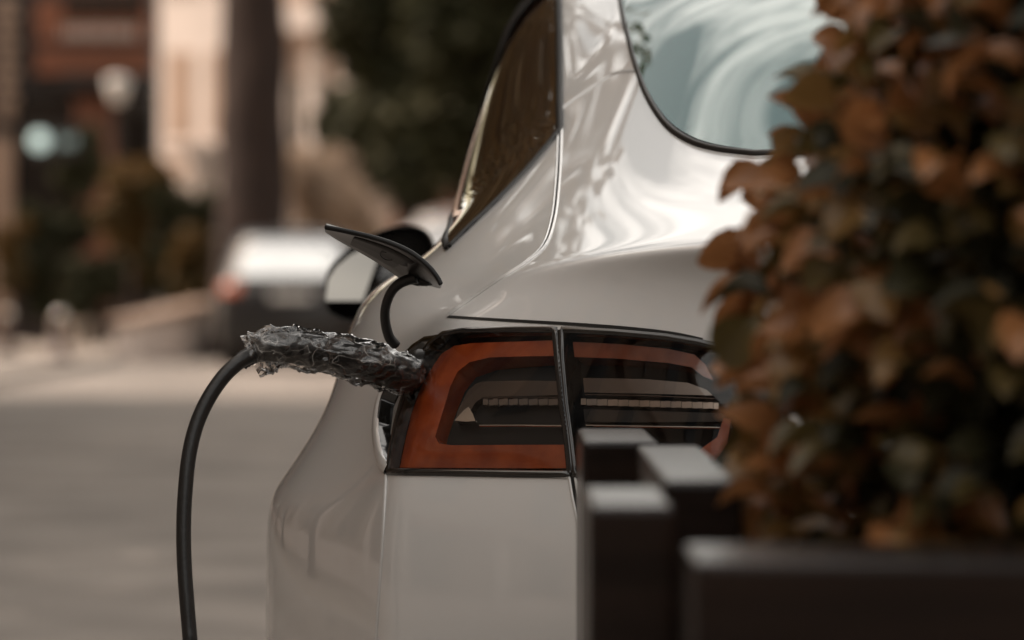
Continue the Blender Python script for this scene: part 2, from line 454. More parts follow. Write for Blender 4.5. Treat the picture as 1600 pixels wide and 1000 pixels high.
# ray lookup: pixel -> surface parameter
_v = GV.reshape(-1, 3)
_vr = _v * np.array([-1, 1, 1.])
_tri = []; _par = []
for i in range(NRg - 1):
    for j in range(NCg - 1):
        a, b, c_, d = i * NCg + j, i * NCg + j + 1, (i + 1) * NCg + j + 1, (i + 1) * NCg + j
        _tri.append((a, b, c_)); _tri.append((a, c_, d))
_n = len(_v)
_trir = [(c_ + _n, b + _n, a + _n) for a, b, c_ in _tri]
BV = BVHTree.FromPolygons([tuple(q) for q in np.concatenate([_v, _vr])], _tri + _trir)
_pr, _pc = np.meshgrid(RS, CS, indexing='ij')
_pr = np.concatenate([_pr.ravel(), _pr.ravel()]); _pc = np.concatenate([_pc.ravel(), -_pc.ravel()])
_allv = np.concatenate([_v, _vr]); _allt = _tri + _trir
_o = to_local((0, 0, CAMZ))

def hit(u, v):
    """surface parameter (row, column) seen at photograph pixel u, v"""
    d = (to_local(P(u, v, 10)) - _o).normalized()
    loc, n, idx, dist = BV.ray_cast(_o, d)
    if loc is None:
        best = None
        for k in np.linspace(7.0, 10.0, 31):
            r_ = BV.find_nearest(to_local(P(u, v, k)))
            if best is None or r_[3] < best[3]: best = r_
        loc, n, idx, dist = best
    t = _allt[idx]
    A, B, C = (Vector(_allv[k]) for k in t)
    from mathutils.interpolate import poly_3d_calc
    w = poly_3d_calc([A, B, C], loc)
    return (sum(w[k] * _pr[t[k]] for k in range(3)), sum(w[k] * _pc[t[k]] for k in range(3)))

def hits(pts):
    return [hit(u, v) for u, v in pts]

def panel_data(poly, off=0.0, skirt=0.0, step=0.07):
    """triangulated piece of the body surface bounded by a parameter polygon"""
    poly = [tuple(p) for p in poly]
    pa = np.array(poly)
    lo, hi = pa.min(0), pa.max(0)
    n0 = max(2, int((hi[0] - lo[0]) / step) + 1); n1 = max(2, int((hi[1] - lo[1]) / step) + 1)
    g = np.stack(np.meshgrid(np.linspace(lo[0], hi[0], n0 + 1), np.linspace(lo[1], hi[1], n1 + 1), indexing='ij'), -1).reshape(-1, 2)
    g = g[inside(g, pa)]
    # keep grid points off the boundary
    keep = np.ones(len(g), bool)
    for k in range(len(g)):
        if np.min(np.hypot(*(pa - g[k]).T)) < step * .35: keep[k] = False
    g = g[keep]
    co = [Vector(p) for p in poly] + [Vector(p) for p in g]
    N = len(poly)
    ed = [(k, (k + 1) % N) for k in range(N)]
    r_ = delaunay_2d_cdt(co, ed, [], 1, 1e-7)
    vv = np.array([tuple(q) for q in r_[0]])
    p = S.ev(vv[:, 0], vv[:, 1]); n = S.nrm(vv[:, 0], vv[:, 1])
    verts = p + n * off
    faces = []
    for f in r_[2]:
        a, b, c_ = (verts[k] for k in f[:3])
        if np.dot(np.cross(b - a, c_ - a), n[f[0]]) < 0: f = f[::-1]
        faces.append(tuple(f))
    verts = list(verts)
    if skirt > 0:
        cnt = {}
        for f in faces:
            for k in range(len(f)):
                e = (f[k], f[(k + 1) % len(f)])
                cnt[e] = 1
        bd = [e for e in cnt if (e[1], e[0]) not in cnt]
        mp_ = {}
        for a, b in bd:
            for q in (a, b):
                if q not in mp_:
                    mp_[q] = len(verts); verts.append(verts[q]); verts.append(p[q] + n[q] * (off - skirt))
            faces.append((mp_[b], mp_[a], mp_[a] + 1, mp_[b] + 1))
    return verts, faces

def mirror_data(vf):
    v, f = vf
    return [(-q[0], q[1], q[2]) for q in v], [tuple(reversed(k)) for k in f]

def panel(name, poly, m, parent, off=0.0, skirt=0.0, step=0.07, flip=False):
    d = panel_data(poly, off, skirt, step)
    if flip: d = mirror_data(d)
    return mesh(name, d[0], d[1], m, parent, True)

def ribbon_data(par, prof):
    """strip that follows the surface; prof = (sideways, outward) pairs"""
    pa = np.array(par)
    p = S.ev(pa[:, 0], pa[:, 1]); n = S.nrm(pa[:, 0], pa[:, 1])
    t = np.gradient(p, axis=0); t /= np.maximum(np.linalg.norm(t, axis=1, keepdims=True), 1e-9)
    b = np.cross(n, t)
    verts = []; faces = []
    for k in range(len(pa)):
        for s_, h in prof: verts.append(p[k] + b[k] * s_ + n[k] * h)
    q = len(prof)
    for k in range(len(pa) - 1):
        for i in range(q - 1):
            faces.append((k * q + i, k * q + i + 1, (k + 1) * q + i + 1, (k + 1) * q + i))
    # orient outward
    a, b_, c_ = (np.array(verts[i]) for i in faces[0][:3])
    if np.dot(np.cross(b_ - a, c_ - a), n[0]) < 0: faces = [f[::-1] for f in faces]
    return verts, faces

def ribbon(name, par, prof, m, parent, flip=False, smooth=True):
    d = ribbon_data(par, prof)
    if flip: d = mirror_data(d)
    return mesh(name, d[0], d[1], m, parent, smooth)

car = empty('parked_car', CAR, -TH)
tag(car, 'white electric car seen from behind with its charge flap open', 'car')

# --- outlines read off the photograph
LAMP_OUT = [(607,737),(611,705),(621,655),(635,606),(651,568),(671,538),(692,523),(722,518),(790,516),(867,516),(871,560),(878,630),(886,690),(891,741),(800,740),(700,738)]
LAMP_IN = [(877,516),(960,520),(1040,527),(1090,535),(1130,545),(1164,590),(1180,650),(1176,700),(1130,744),(1000,743),(898,742),(892,690),(884,630),(878,560)]
PORT = [(607,737),(597,722),(591,700),(588,665),(594,625),(609,588),(626,562),(644,543),(662,531),(676,529),(684,527),(671,538),(651,568),(635,606),(621,655),(611,705)]
pl_out = hits(dense_poly(LAMP_OUT, 7)); pl_in = hits(dense_poly(LAMP_IN, 8)); pl_port = hits(dense_poly(PORT, 6))

# --- body shell with openings for lamps, charge port and wheels
WR = (1.10, .35); WF = (3.82, .35); WRAD = .375
cr_, cc_ = np.meshgrid((RS[:-1] + RS[1:]) / 2, (CS[:-1] + CS[1:]) / 2, indexing='ij')
cen = np.stack([cr_.ravel(), cc_.ravel()], -1)
fc = (GV[:-1, :-1] + GV[1:, 1:]) / 2
cut = (inside(cen, pl_out) | inside(cen, pl_in)).reshape(cr_.shape)
cutL = cut | inside(cen, pl_port).reshape(cr_.shape)
wy = (np.hypot(fc[..., 1] - WR[0], fc[..., 2] - WR[1]) < WRAD) | (np.hypot(fc[..., 1] - WF[0], fc[..., 2] - WF[1]) < WRAD)
wy &= (fc[..., 0] < -.6)
def shell(cutm, sgn):
    v = GV.reshape(-1, 3) * np.array([sgn, 1, 1.])
    f = []
    for i in range(NRg - 1):
        for j in range(NCg - 1):
            if cutm[i, j] or wy[i, j]: continue
            q = (i * NCg + j, i * NCg + j + 1, (i + 1) * NCg + j + 1, (i + 1) * NCg + j)
            f.append(q if sgn < 0 else q[::-1])
    return v, f
vl, fl = shell(cutL, 1.0)        # GV already carries the left sign
fl = [q[::-1] for q in fl]
vr_, fr_ = shell(cut, -1.0)
fr_ = [q[::-1] for q in fr_]
bmv = np.concatenate([vl, vr_]); off_ = len(vl)
bme = bpy.data.meshes.new('body')
bme.from_pydata([tuple(q) for q in bmv], [], fl + [tuple(k + off_ for k in q) for q in fr_])
bmb = bmesh.new(); bmb.from_mesh(bme)
bmesh.ops.remove_doubles(bmb, verts=bmb.verts[:], dist=1e-5)
loose = [q for q in bmb.verts if not q.link_faces]
bmesh.ops.delete(bmb, geom=loose, context='VERTS')
bmesh.ops.recalc_face_normals(bmb, faces=bmb.faces[:])
bmb.to_mesh(bme); bmb.free()
body = link('body', bme, paint, car, True)

# --- seams, glass and trim on the body
def pxline(pts, n=6): return hits(smooth_poly(pts, n, closed=False))
GAP = [(-.0048, .0002), (-.0036, .0022), (-.0022, .0024), (-.0016, .0006), (.0016, .0006), (.0022, .0024), (.0036, .0022), (.0048, .0002)]
def seam(name, par, parent=None, w=1.0, flip=True):
    for fl_ in ((False, True) if flip else (False,)):
        o = ribbon(name, par, [(a * w, h * 1.0) for a, h in GAP], paint, parent or car, fl_)
        ribbon('gap', par, [(-.0017 * w, .0010), (.0017 * w, .0010)], groove, o, fl_)

GATE = [(875,203),(874,240),(871,290),(865,340),(851,382),(822,410),(780,437),(738,466),(700,493)]
gate = pxline(GATE, 8)
seam('liftgate_seam', gate)
lidline = pxline([(700,495),(760,499),(830,503),(900,507),(980,513),(1050,521),(1098,531)], 6)
for fl_ in (False, True):
    ribbon('lid_gap', lidline, [(-.0022, .0008), (.0022, .0008)], groove, car, fl_)
seam('pillar_seam', pxline([(878,170),(905,150),(938,128),(966,114),(996,111)], 8), w=.75)

# rear window: left outline from the photograph, mirrored to the right
RG = [(966,-60),(974,10),(985,58),(999,108),(1016,152),(1044,194),(1078,219),(1120,233),(1180,241)]
rg = pxline(RG, 8)
r0, c0 = rg[-1]
low = [(r0 + (10.62 - r0) * 0 + .0 * t, c0 * (1 - t)) for t in np.linspace(0, 1, 9)[1:]]
top_r, top_c = rg[0]
half = [(13.3, 0.0)] + [(13.3, t) for t in np.linspace(0, top_c, 10)[1:]] + [(top_r + (13.3 - top_r) * (1 - t), top_c) for t in np.linspace(0, 1, 6)[1:-1]] + rg + low
poly = half + [(r_, -c_) for r_, c_ in reversed(half[1:-1])]
gd = panel_data(poly, .004, .0, .10)
gv_ = np.array(gd[0])
def terms(x, y): return np.stack([x ** a * y ** b for a in (0, 2, 4) for b in (0, 1, 2, 3)], -1)
co_, *_ = np.linalg.lstsq(terms(gv_[:, 0], gv_[:, 1]), gv_[:, 2], rcond=None)
fit = terms(gv_[:, 0], gv_[:, 1]) @ co_
print('REAR GLASS residual', np.abs(fit - gv_[:, 2]).max(), (gv_[:, 2] - fit).max())
lift = max(0.0, float((gv_[:, 2] - fit).max()))
gv_[:, 2] = fit + min(lift, .008)
rg_o = mesh('rear_window', gv_, gd[1], rear_glass_m, car, True)
edge_l = [q for q in half[10:]]
for fl_ in (False, True):
    ribbon('window_seal', edge_l, [(-.0075, .0005), (-.006, .0055), (.0, .0062), (.0025, .0048)], black_satin, rg_o, fl_)

# side windows: lower edge and rear tip from the photograph, run on forward along the belt
belt = pxline([(876,204),(850,237),(812,280),(770,322),(728,362),(700,390)], 6)
rb, cb = belt[-1]
side_low = [tuple(q) for q in belt] + [(rb + (9.72 - rb) * t, cb + (11.15 - cb) * t) for t in np.linspace(0, 1, 14)[1:]]
up = pxline([(876,204),(875,150),(875,90),(874,30),(873,-10)], 5)
ru, cu = up[-1]
side_up = [tuple(q) for q in up] + [(ru + (12.9 - ru) * min(1, t * 2.2), cu + (11.0 - cu) * t) for t in np.linspace(0, 1, 16)[1:]]
front_e = [(12.9 + (9.72 - 12.9) * t, 11.0 + .15 * t) for t in np.linspace(0, 1, 10)[1:-1]]
sidepoly = side_up + front_e + side_low[::-1][:-1]
for fl_ in (False, True):
    sw = panel('side_window', sidepoly, dark_glass, car, .003, .006, .10, fl_)
    ribbon('window_trim', side_low, [(-.007, .0005), (-.006, .0045), (.003, .005), (.005, .0032)], groove, sw, fl_)
    ribbon('window_trim', side_up, [(-.006, .0032), (-.004, .005), (.005, .0045), (.006, .0005)], groove, sw, fl_)
    cpost = [(9.5 + k * .33, 8.85 - .02 * k) for k in range(11)]
    ribbon('door_pillar', cpost, [(-.10, .0035), (-.098, .006), (0, .0075), (.098, .006), (.10, .0035)], groove, sw, fl_)  # black pillar trim widened to cover bright grazing reflections on the glass
# windscreen, both halves at once
ws = [(9.9, t) for t in np.linspace(12.2, 17.8, 20)] + [(9.9 + (12.8 - 9.9) * t, 17.8 - .1 * t) for t in np.linspace(0, 1, 10)[1:]] + \
     [(12.8, t) for t in np.linspace(17.7, 12.3, 20)[1:]] + [(12.8 + (9.9 - 12.8) * t, 12.3 - .1 * t) for t in np.linspace(0, 1, 10)[1:-1]]
panel('windscreen', ws, dark_glass, car, .003, .006, .12)

# door shut lines and bumper seams
for cc0 in (8.05, 9.55, 11.2):
    seam('door_seam', [(r_, cc0 + .06 * math.sin(r_)) for r_ in np.linspace(1.2, 9.4, 40)])
bs = pxline([(894,744),(899,775),(907,815),(916,865),(922,920),(926,1000)], 5)
bs += [(bs[-1][0] * (1 - t) + .35 * t, bs[-1][1]) for t in np.linspace(0, 1, 10)[1:]]
seam('bumper_seam', bs, w=1.3)
seam('bumper_side_seam', pxline([(604,742),(602,780),(598,850),(593,920),(588,1000)], 5), w=.5)
seam('bumper_top_seam', pxline([(609,739),(700,741),(800,743),(892,745)], 6), w=.45)

# --- tail lamp (left: outer and inner half)
def px_panel(name, pts, m, parent, off, skirt=0.0, step=.05, dens=6, smooth_=False):
    pts = smooth_poly(pts, 5) if smooth_ else dense_poly(pts, dens)
    h = hits(pts)
    return h, panel(name, h, m, parent, off, skirt, step)

BAND = [(614,727),(621,692),(632,644),(645,606),(662,573),(681,546),(702,533),(730,529),(800,528),(865,527),
        (868,552),(800,552),(758,553),(727,560),(708,575),(697,598),(688,630),(679,660),(674,678),(680,689),(700,692),(800,692),(884,692),
        (888,729),(800,729),(700,728)]
BAND_IN = [(889,529),(960,533),(1040,541),(1082,550),(1100,566),(1112,590),(1096,584),(1078,570),(1040,563),(960,556),(892,553)]
BAND_LOW = [(901,694),(1090,700),(1118,680),(1128,650),(1140,652),(1134,690),(1105,732),(903,732)]
BEZEL = [(700,694),(676,688),(680,668),(692,628),(704,594),(722,570),(756,560),(866,560),(884,690)]
BAR = [(742,586),(800,586),(867,588),(869,610),(800,611),(744,611),(731,620),(720,638),(703,652),(698,649),(706,626),(718,602),(730,590)]
WEDGE = [(702,651),(716,635),(724,629),(731,641),(735,652),(720,653)]
BAR_IN = [(903,584),(1000,586),(1070,592),(1100,603),(1110,612),(1000,609),(905,607)]
LOWBAR_IN = [(905,634),(1000,637),(1125,641),(1136,654),(1000,655),(907,654)]

def lamp_side(flip):
    lamp = empty('tail_lamp'); lamp.parent = car
    def pp(name, par, m, off, skirt=0, step=.05):
        return panel(name, par, m, lamp, off, skirt, step, flip)
    pp('housing', pl_out, lamp_tub, -.050)
    pp('housing', pl_in, lamp_tub, -.050)
    for name, par, prof in (('rim', pl_out + pl_out[:1], 0), ('rim', pl_in + pl_in[:1], 0)):
        ribbon(name, par, [(-.005, -.052), (-.0045, .0010), (-.003, .0030), (.004, .0030), (.0052, .0012), (.0055, -.05)], black_gloss, lamp, flip)
    pp('red_light_guide', Hb, red_guide, -.010, .034)
    pp('red_light_guide', Hbi, red_dark, -.012, .034)
    pp('red_light_guide', Hbl, red_guide, -.012, .034)
    b_ = pp('reflector_bezel', Hz, groove, -.034, .012)
    pp('chrome_bar', Hbar, chrome_dull, -.020, .012)
    pp('chrome_bar', Hbar2, chrome_dull, -.018, .012)
    pp('chrome_wedge', Hw, chrome, -.014, .016)
    pp('gloss_bar', Hlow, black_gloss, -.016, .012)
    for k, (x0, x1, y0, y1, n_) in enumerate(((742, 869, 613, 615, 16), (898, 1118, 615, 622, 26))):
        for i in range(n_):
            t0, t1 = (i + .02) / n_, (i + .98) / n_
            key = (k, i)
            if key not in LED:
                LED[key] = hits([(x0 + (x1 - x0) * t0, y0 + (y1 - y0) * t0), (x0 + (x1 - x0) * t1, y0 + (y1 - y0) * t1),
                                 (x0 + (x1 - x0) * t1, y0 + 10 + (y1 - y0) * t1), (x0 + (x1 - x0) * t0, y0 + 10 + (y1 - y0) * t0)])
            pp('led_cell', LED[key], led_m if k else led_dim, -.022 - .002 * (i % 2), .008, .2)
    for par in (Hline, Hline2):
        ribbon('chrome_line', par, [(-.0016, -.026), (0, -.022), (.0016, -.026)], chrome, lamp, flip)
    for par, off in ((Hup, -.020), (Hup2, -.020)):
        ribbon('chrome_line', par, [(-.0012, off - .003), (0, off), (.0012, off - .003)], chrome_dull, lamp, flip)
    pp('lens', pl_out, lens_m, .0022)
    pp('lens', pl_in, lens_m, .0022)
    return lamp
LED = {}
red_dark = mat('red_lightguide_dark', (.26, .052, .014), .22, 0, .6, color2=(.15, .028, .008), nscale=30)
chrome_dull = mat('chrome_dull', (.15, .130, .118), .22, 1.0)
led_dim = mat('led_lens_dim', (.20, .17, .15), .2, .6, .3)
Hb = hits(dense_poly(BAND, 6)); Hbi = hits(dense_poly(BAND_IN, 7)); Hbl = hits(dense_poly(BAND_LOW, 8))
Hz = hits(dense_poly(BEZEL, 8)); Hbar = hits(dense_poly(BAR, 5)); Hbar2 = hits(dense_poly(BAR_IN, 7)); Hw = hits(dense_poly(WEDGE, 4)); Hlow = hits(dense_poly(LOWBAR_IN, 8))
Hline = pxline([(736,655),(800,656),(880,658)], 6); Hline2 = pxline([(906,657),(1000,659),(1140,662)], 8)
Hup = pxline([(735,612),(800,612),(869,613)], 5); Hup2 = pxline([(905,609),(1000,611),(1112,616)], 6)
lamp_side(False); lamp_side(True)

# --- charge port pocket beside the left lamp
pt = empty('charge_port'); pt.parent = car
panel('pocket', pl_port, black_satin, pt, -.035)
ribbon('pocket_wall', pl_port + pl_port[:1], [(-.0060, -.036), (-.0055, .0006), (-.004, .0018), (.004, .0018), (.0055, .0006), (.006, -.036)], black_gloss, pt)
ribbon('white_rim', hits(smooth_poly([(605,735),(596,722),(590,700),(587,665),(593,624),(610,584)], 6, False)), [(-.009, .0002), (-.007, .0034), (.004, .0040), (.0055, .0020), (.006, -.006)], paint, pt)
inner = hits(dense_poly([(602,700),(597,672),(602,632),(616,600),(622,612),(612,650),(606,690)], 5))
panel('inner_lip', inner, mat('grey_plastic', (.20, .19, .18), .35), pt, -.012, .02)
# socket the connector sits in
sp = PL(648, 582, 7.20)
MB().lathe([(.001, 0), (.027, 0), (.030, .006), (.030, .05), (.026, .05)], (0, 0, 0), 24, 'x').build('socket', black_satin, pt, True).location = sp + Vector((-.004, .02, 0))

# --- open charge flap
flap = empty('charge_flap'); flap.parent = car
near = [(508,351),(540,357),(580,366),(615,377),(645,391),(670,410),(685,428),(693,443)]
far = [(511,356),(534,371),(563,387),(590,403),(612,418),(634,432),(662,437),(691,444)]
nn = smooth_poly(near, 4, False); ff = smooth_poly(far, 4, False)
fv = []; NF = len(nn)
TT = 6
for k in range(NF):
    s_ = k / (NF - 1)
    a = PL(*nn[k], 7.14 - .02 * s_); b = PL(*ff[k], 7.30 - .05 * s_)
    for t in range(TT + 1):
        q = a.lerp(b, t / TT); q.z += .004 * math.sin(math.pi * t / TT) * (1 - s_ * .4)
        fv.append(q)
ffc = [(k * (TT + 1) + t, k * (TT + 1) + t + 1, (k + 1) * (TT + 1) + t + 1, (k + 1) * (TT + 1) + t) for k in range(NF - 1) for t in range(TT)]
fo = mesh('panel', fv, ffc, mat('flap_black', (.008, .0075, .007), .28, spec=.3), flap, True)
so = fo.modifiers.new('thick', 'SOLIDIFY'); so.thickness = .0065; so.offset = 1
bv = fo.modifiers.new('bev', 'BEVEL'); bv.width = .002; bv.segments = 2
# paler inlay on the underside
def flap_at(s_, t, drop):
    k = min(int(s_ * (NF - 1)), NF - 2); f_ = s_ * (NF - 1) - k
    a = PL(*nn[k], 7.14 - .02 * s_).lerp(PL(*nn[k + 1], 7.14 - .02 * s_), f_)
    b = PL(*ff[k], 7.30 - .05 * s_).lerp(PL(*ff[k + 1], 7.30 - .05 * s_), f_)
    q = a.lerp(b, t); q.z += .004 * math.sin(math.pi * t) * (1 - s_ * .4) - drop
    return q
flap_in = mat('flap_inlay', (.035, .032, .030), .5, spec=.25)
iv = [flap_at(s_, t, .0085) for s_ in np.linspace(.20, .62, 9) for t in np.linspace(.16, .84, 4)]
inl = mesh('inlay', iv, [(k * 4 + t, k * 4 + t + 1, (k + 1) * 4 + t + 1, (k + 1) * 4 + t) for k in range(8) for t in range(3)], flap_in, flap, True)
inl.modifiers.new('thick', 'SOLIDIFY').thickness = .002
MB().tube([flap_at(.44 + .05 * math.cos(a), .5 + .16 * math.sin(a), .0105) for a in np.linspace(.3, 4.2, 14)], .0006, 6).build('moulded_mark', groove, flap)
arm = smooth_poly([(652,434),(630,440),(613,454),(603,478),(602,502),(608,526),(618,540)], 5, False)
MB().tube([PL(u, v, 7.22 + .03 * i / len(arm)) for i, (u, v) in enumerate(arm)], [.0075 - .0012 * math.sin(math.pi * i / len(arm)) for i in range(len(arm))], 12).build('hinge_arm', black_satin, flap, True)
MB().tube([PL(u, v, 7.23) for u, v in ((636,438),(652,438),(668,440),(684,441))], [.004, .0075, .006, .003], 10).build('hinge_bracket', black_satin, flap, True)

# --- door mirrors
def mirror(flip):
    mr = empty('door_mirror'); mr.parent = car
    sg = -1 if flip else 1
    Ym = 9.86
    outline = [(508,452),(509,432),(520,412),(540,393),(566,374),(596,360),(630,352),(660,356),(674,372),(682,396),(690,430),(690,462),(672,482),(620,494),(560,503),(528,497),(511,482)]
    o2 = smooth_poly(outline, 3)
    cx, cy = 600, 430
    rings = [(0.0, .94), (-.012, 1.0), (.02, 1.0), (.06, .95), (.10, .80), (.125, .52), (.135, .1)]
    v = []; f = []
    n_ = len(o2)
    for dy_, sc_ in rings:
        for u, w in o2:
            q = PL(cx + (u - cx) * sc_, cy + (w - cy) * sc_, Ym); q.y += dy_
            v.append((q.x * sg, q.y, q.z))
    for k in range(len(rings) - 1):
        for i in range(n_):
            q = (k * n_ + i, k * n_ + (i + 1) % n_, (k + 1) * n_ + (i + 1) % n_, (k + 1) * n_ + i)
            f.append(q if sg > 0 else q[::-1])
    f.append(tuple(range(n_))); f.append(tuple(range((len(rings) - 1) * n_, len(rings) * n_)))
    mesh('housing', v, f, black_gloss, mr, True)
    gp = [(513,455),(515,436),(527,417),(548,399),(572,386),(598,384),(590,410),(580,440),(570,470),(512,470)]
    gv = []
    for u, w in gp:
        q = PL(u, w, Ym); gv.append((q.x * sg, q.y - .026 + (q.z - 1.06) * .24, q.z))
    gv += [(a, b + .006, c_) for a, b, c_ in gv]
    n2 = len(gp)
    gf = [tuple(range(n2)), tuple(range(2 * n2 - 1, n2 - 1, -1))] + [(k, (k + 1) % n2, n2 + (k + 1) % n2, n2 + k) for k in range(n2)]
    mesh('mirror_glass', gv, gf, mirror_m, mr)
    a = PL(685, 455, Ym + .06); b = PL(760, 470, Ym + .08)
    MB().tube([(a.x * sg, a.y, a.z), ((a.x + b.x) / 2 * sg, a.y, a.z - .01), (b.x * sg, b.y, b.z)], [.03, .028, .034], 12).build('stalk', black_satin, mr, True)
    return mr
mirror(False); mirror(True)

# --- wheels, arches, underbody, front
def wheel(x, y, sg):
    w = empty('wheel'); w.parent = car; w.location = (x, y, .345)
    MB().lathe([(.235, -.10), (.30, -.115), (.335, -.105), (.345, -.07), (.345, .07), (.335, .105), (.30, .115), (.235, .10)], n=48, axis='x').build('tyre', tyre_m, w, True)
    rm = MB().lathe([(.236, -.10), (.225, -.09), (.21, -.03), (.21, .03), (.225, .09), (.236, .10)], n=40, axis='x')
    for k in range(5):
        a0 = k * math.tau / 5
        q = MB().box(-.02, .02, -.032, .032, .03, .225)
        rm.add([(.075 * sg + p[0], p[1] * math.cos(a0) - p[2] * math.sin(a0), p[1] * math.sin(a0) + p[2] * math.cos(a0)) for p in q.v], q.f)
    rm.lathe([(.001, .10 * sg), (.06, .095 * sg), (.07, .06 * sg)], n=20, axis='x')
    rm.build('rim', alloy_m, w)
for sg in (-1, 1):
    for (y, z) in (WR, WF):
        wheel(.79 * sg, y, sg)
        arcp = [(y + math.cos(t) * .395, z + math.sin(t) * .395) for t in np.linspace(-.25, math.pi + .25, 30)]
        MB().add([(xx * sg, a_, b_) for a_, b_ in arcp for xx in (.52, .87)], [(2 * k, 2 * k + 1, 2 * k + 3, 2 * k + 2) for k in range(29)]).build('wheel_arch', black_satin, car, True)
        MB().tube([(.885 * sg, y + math.cos(t) * .384, z + math.sin(t) * .384) for t in np.linspace(-.2, math.pi + .2, 30)], .016, 8).build('arch_trim', black_satin, car, True)
MB().box(-.66, .66, .45, 4.3, .19, .26, .02).build('underbody', black_satin, car)
for fl_ in (False, True):
    hl = [(4.3, 13.0), (4.7, 12.4), (5.6, 12.2), (6.1, 12.6), (5.9, 13.3), (5.0, 13.8)]
    panel('headlamp', smooth_poly(hl, 4), black_gloss, car, .003, .004, .1, fl_)

# ------------------------------------------------------------------ charging cable and wrapped connector
chg = empty('charging_cable', P(300, 1000, 7.1) * Vector((1, 1, 0)) if False else (P(300, 1000, 7.1).x, 7.1, 0))
tag(chg, 'black charging cable with plastic-wrapped connector plugged into the white car', 'cable')
def CL(p): return Vector(p) - chg.location
cpx = [(407,552),(392,556),(372,567),(348,590),(325,624),(307,664),(296,708),(290,760),(287,820),(288,880),(292,940),(297,1000)]
cp = [P(u, v, 7.10 - .002 * i) for i, (u, v) in enumerate(smooth_poly(cpx, 5, False))]
e = cp[-1]
tail = [e + Vector((.004, 0, -.10)), e + Vector((.012, -.01, -.25)), Vector((e.x + .01, e.y - .04, .20)), Vector((e.x - .02, e.y - .09, .08)), Vector((e.x - .09, e.y - .16, .022)),
        Vector((e.x - .25, e.y - .35, .011)), Vector((e.x - .6, e.y - .9, .011)), Vector((e.x - .9, e.y - 2.0, .011)), Vector((e.x - .8, e.y - 4.0, .011)), Vector((e.x - .3, e.y - 7.0, .011)), Vector((e.x + 1.5, e.y - 9.5, .011)), Vector((e.x + 5, e.y - 10.5, .011))]
tp = smooth_poly([tuple(e)] + [tuple(q) for q in tail], 8, False)
path = [CL(q) for q in cp] + [CL(q) for q in tp[1:]]
cable_m = mat('cable_rubber', (.013, .0125, .012), .38, bump=.08, bscale=160)
MB().tube(path, .0096, 16).build('cable', cable_m, chg, True)
# connector grip
gpx = smooth_poly([(398,553),(418,545),(450,543),(490,549),(535,557),(576,568),(608,578),(637,587)], 5, False)
gp = [CL(P(u, v, 7.095 + .10 * (i / len(gpx)) ** 2)) for i, (u, v) in enumerate(gpx)]
grad = [np.interp(i / (len(gp) - 1), [0, .06, .2, .45, .7, .9, 1], [.0115, .014, .0185, .021, .022, .022, .0205]) for i in range(len(gp))]
MB().tube(gp, grad, 20).build('connector', black_satin, chg, True)
# crumpled cling film round the grip: tight facets, a loose collar at the cable end
def film(npt=120, nr=64):
    v = []; f = []
    ctr = [gp[0].lerp(gp[0] - (gp[3] - gp[0]), .75)] + gp
    L = len(ctr)
    for i in range(npt):
        t = i / (npt - 1) * (L - 1.001); k = int(t)
        c = ctr[k].lerp(ctr[k + 1], t - k)
        tt = (ctr[min(k + 1, L - 1)] - ctr[max(k - 1, 0)]).normalized()
        up_ = (Vector((0, 0, 1)) - tt * tt.z).normalized(); sd_ = tt.cross(up_)
        x = i / (npt - 1)
        base = np.interp(x, [0, .04, .1, .2, .45, .7, .9, 1], [.021, .0185, .0185, .0215, .0230, .0232, .0230, .0215])
        for j in range(nr):
            a = math.tau * j / nr
            q = Vector((x * 9, math.cos(a) * 1.9, math.sin(a) * 1.9))
            rid = lambda p: (1 - abs(mnoise.noise(p)) * 2.2)
            d = max(0, rid(q * .55)) ** 2 * .0055 + max(0, rid(q * 1.15 + Vector((5, 1, 9)))) ** 2 * .0030
            d += .0024 * max(0, math.sin(a + x * 26 + mnoise.noise(q) * 1.5)) ** 10
            d += (.010 * max(0, math.cos(a - .3)) + .010 * max(0, math.cos(a - math.pi)) ** 3) * math.exp(-((x - .10) / .09) ** 2) * (.6 + .8 * mnoise.noise(q * 1.5))
            v.append(c + (up_ * math.cos(a) + sd_ * math.sin(a)) * (base + d))
    for i in range(npt - 1):
        for j in range(nr):
            f.append((i * nr + j, i * nr + (j + 1) % nr, (i + 1) * nr + (j + 1) % nr, (i + 1) * nr + j))
    return v, f
v_, f_ = film()
mesh('plastic_film', v_, f_, wrap_m, chg, True)
MB().tube([CL(P(u, v, 7.098)) for u, v in smooth_poly([(376,565),(386,559),(398,553)], 4, False)], [.0108 + .0012 * (k % 2) for k in range(9)], 16).build('strain_relief', black_rubber, chg, True)

# ------------------------------------------------------------------ timber planter and hedge in front
wood = mat('dark_wood', (.020, .012, .009), .24, color2=(.011, .007, .0055), nscale=3, aniso=(1, 1, 14), bump=.10, bscale=60, spec=.22)
planter = empty('timber_planter', (.65, 5.2, 0))
tag(planter, 'dark stained timber planter box standing behind the white car', 'planter')
def PLB(name, x0, x1, y0, y1, z0, z1, b=.006):
    return MB().box(x0 - .65, x1 - .65, y0 - 5.2, y1 - 5.2, z0, z1, b).build(name, wood, planter)
PLB('post', .058, .1255, 4.316, 4.732, 0, .8823)
PLB('post', .0735, .153, 5.85, 6.40, 0, .8895)
PLB('side_rail', .128, .195, 4.74, 5.80, .74, .8869)
for k in range(5):
    PLB('side_board', .135, .170, 4.735, 5.845, .10 + k * .126, .10 + k * .126 + .118)
PLB('front_rail', .127, 1.70, 3.926, 4.205, .74, .8584)
for k in range(5):
    PLB('front_board', .145, 1.66, 4.03, 4.08, .10 + k * .126, .10 + k * .126 + .118)
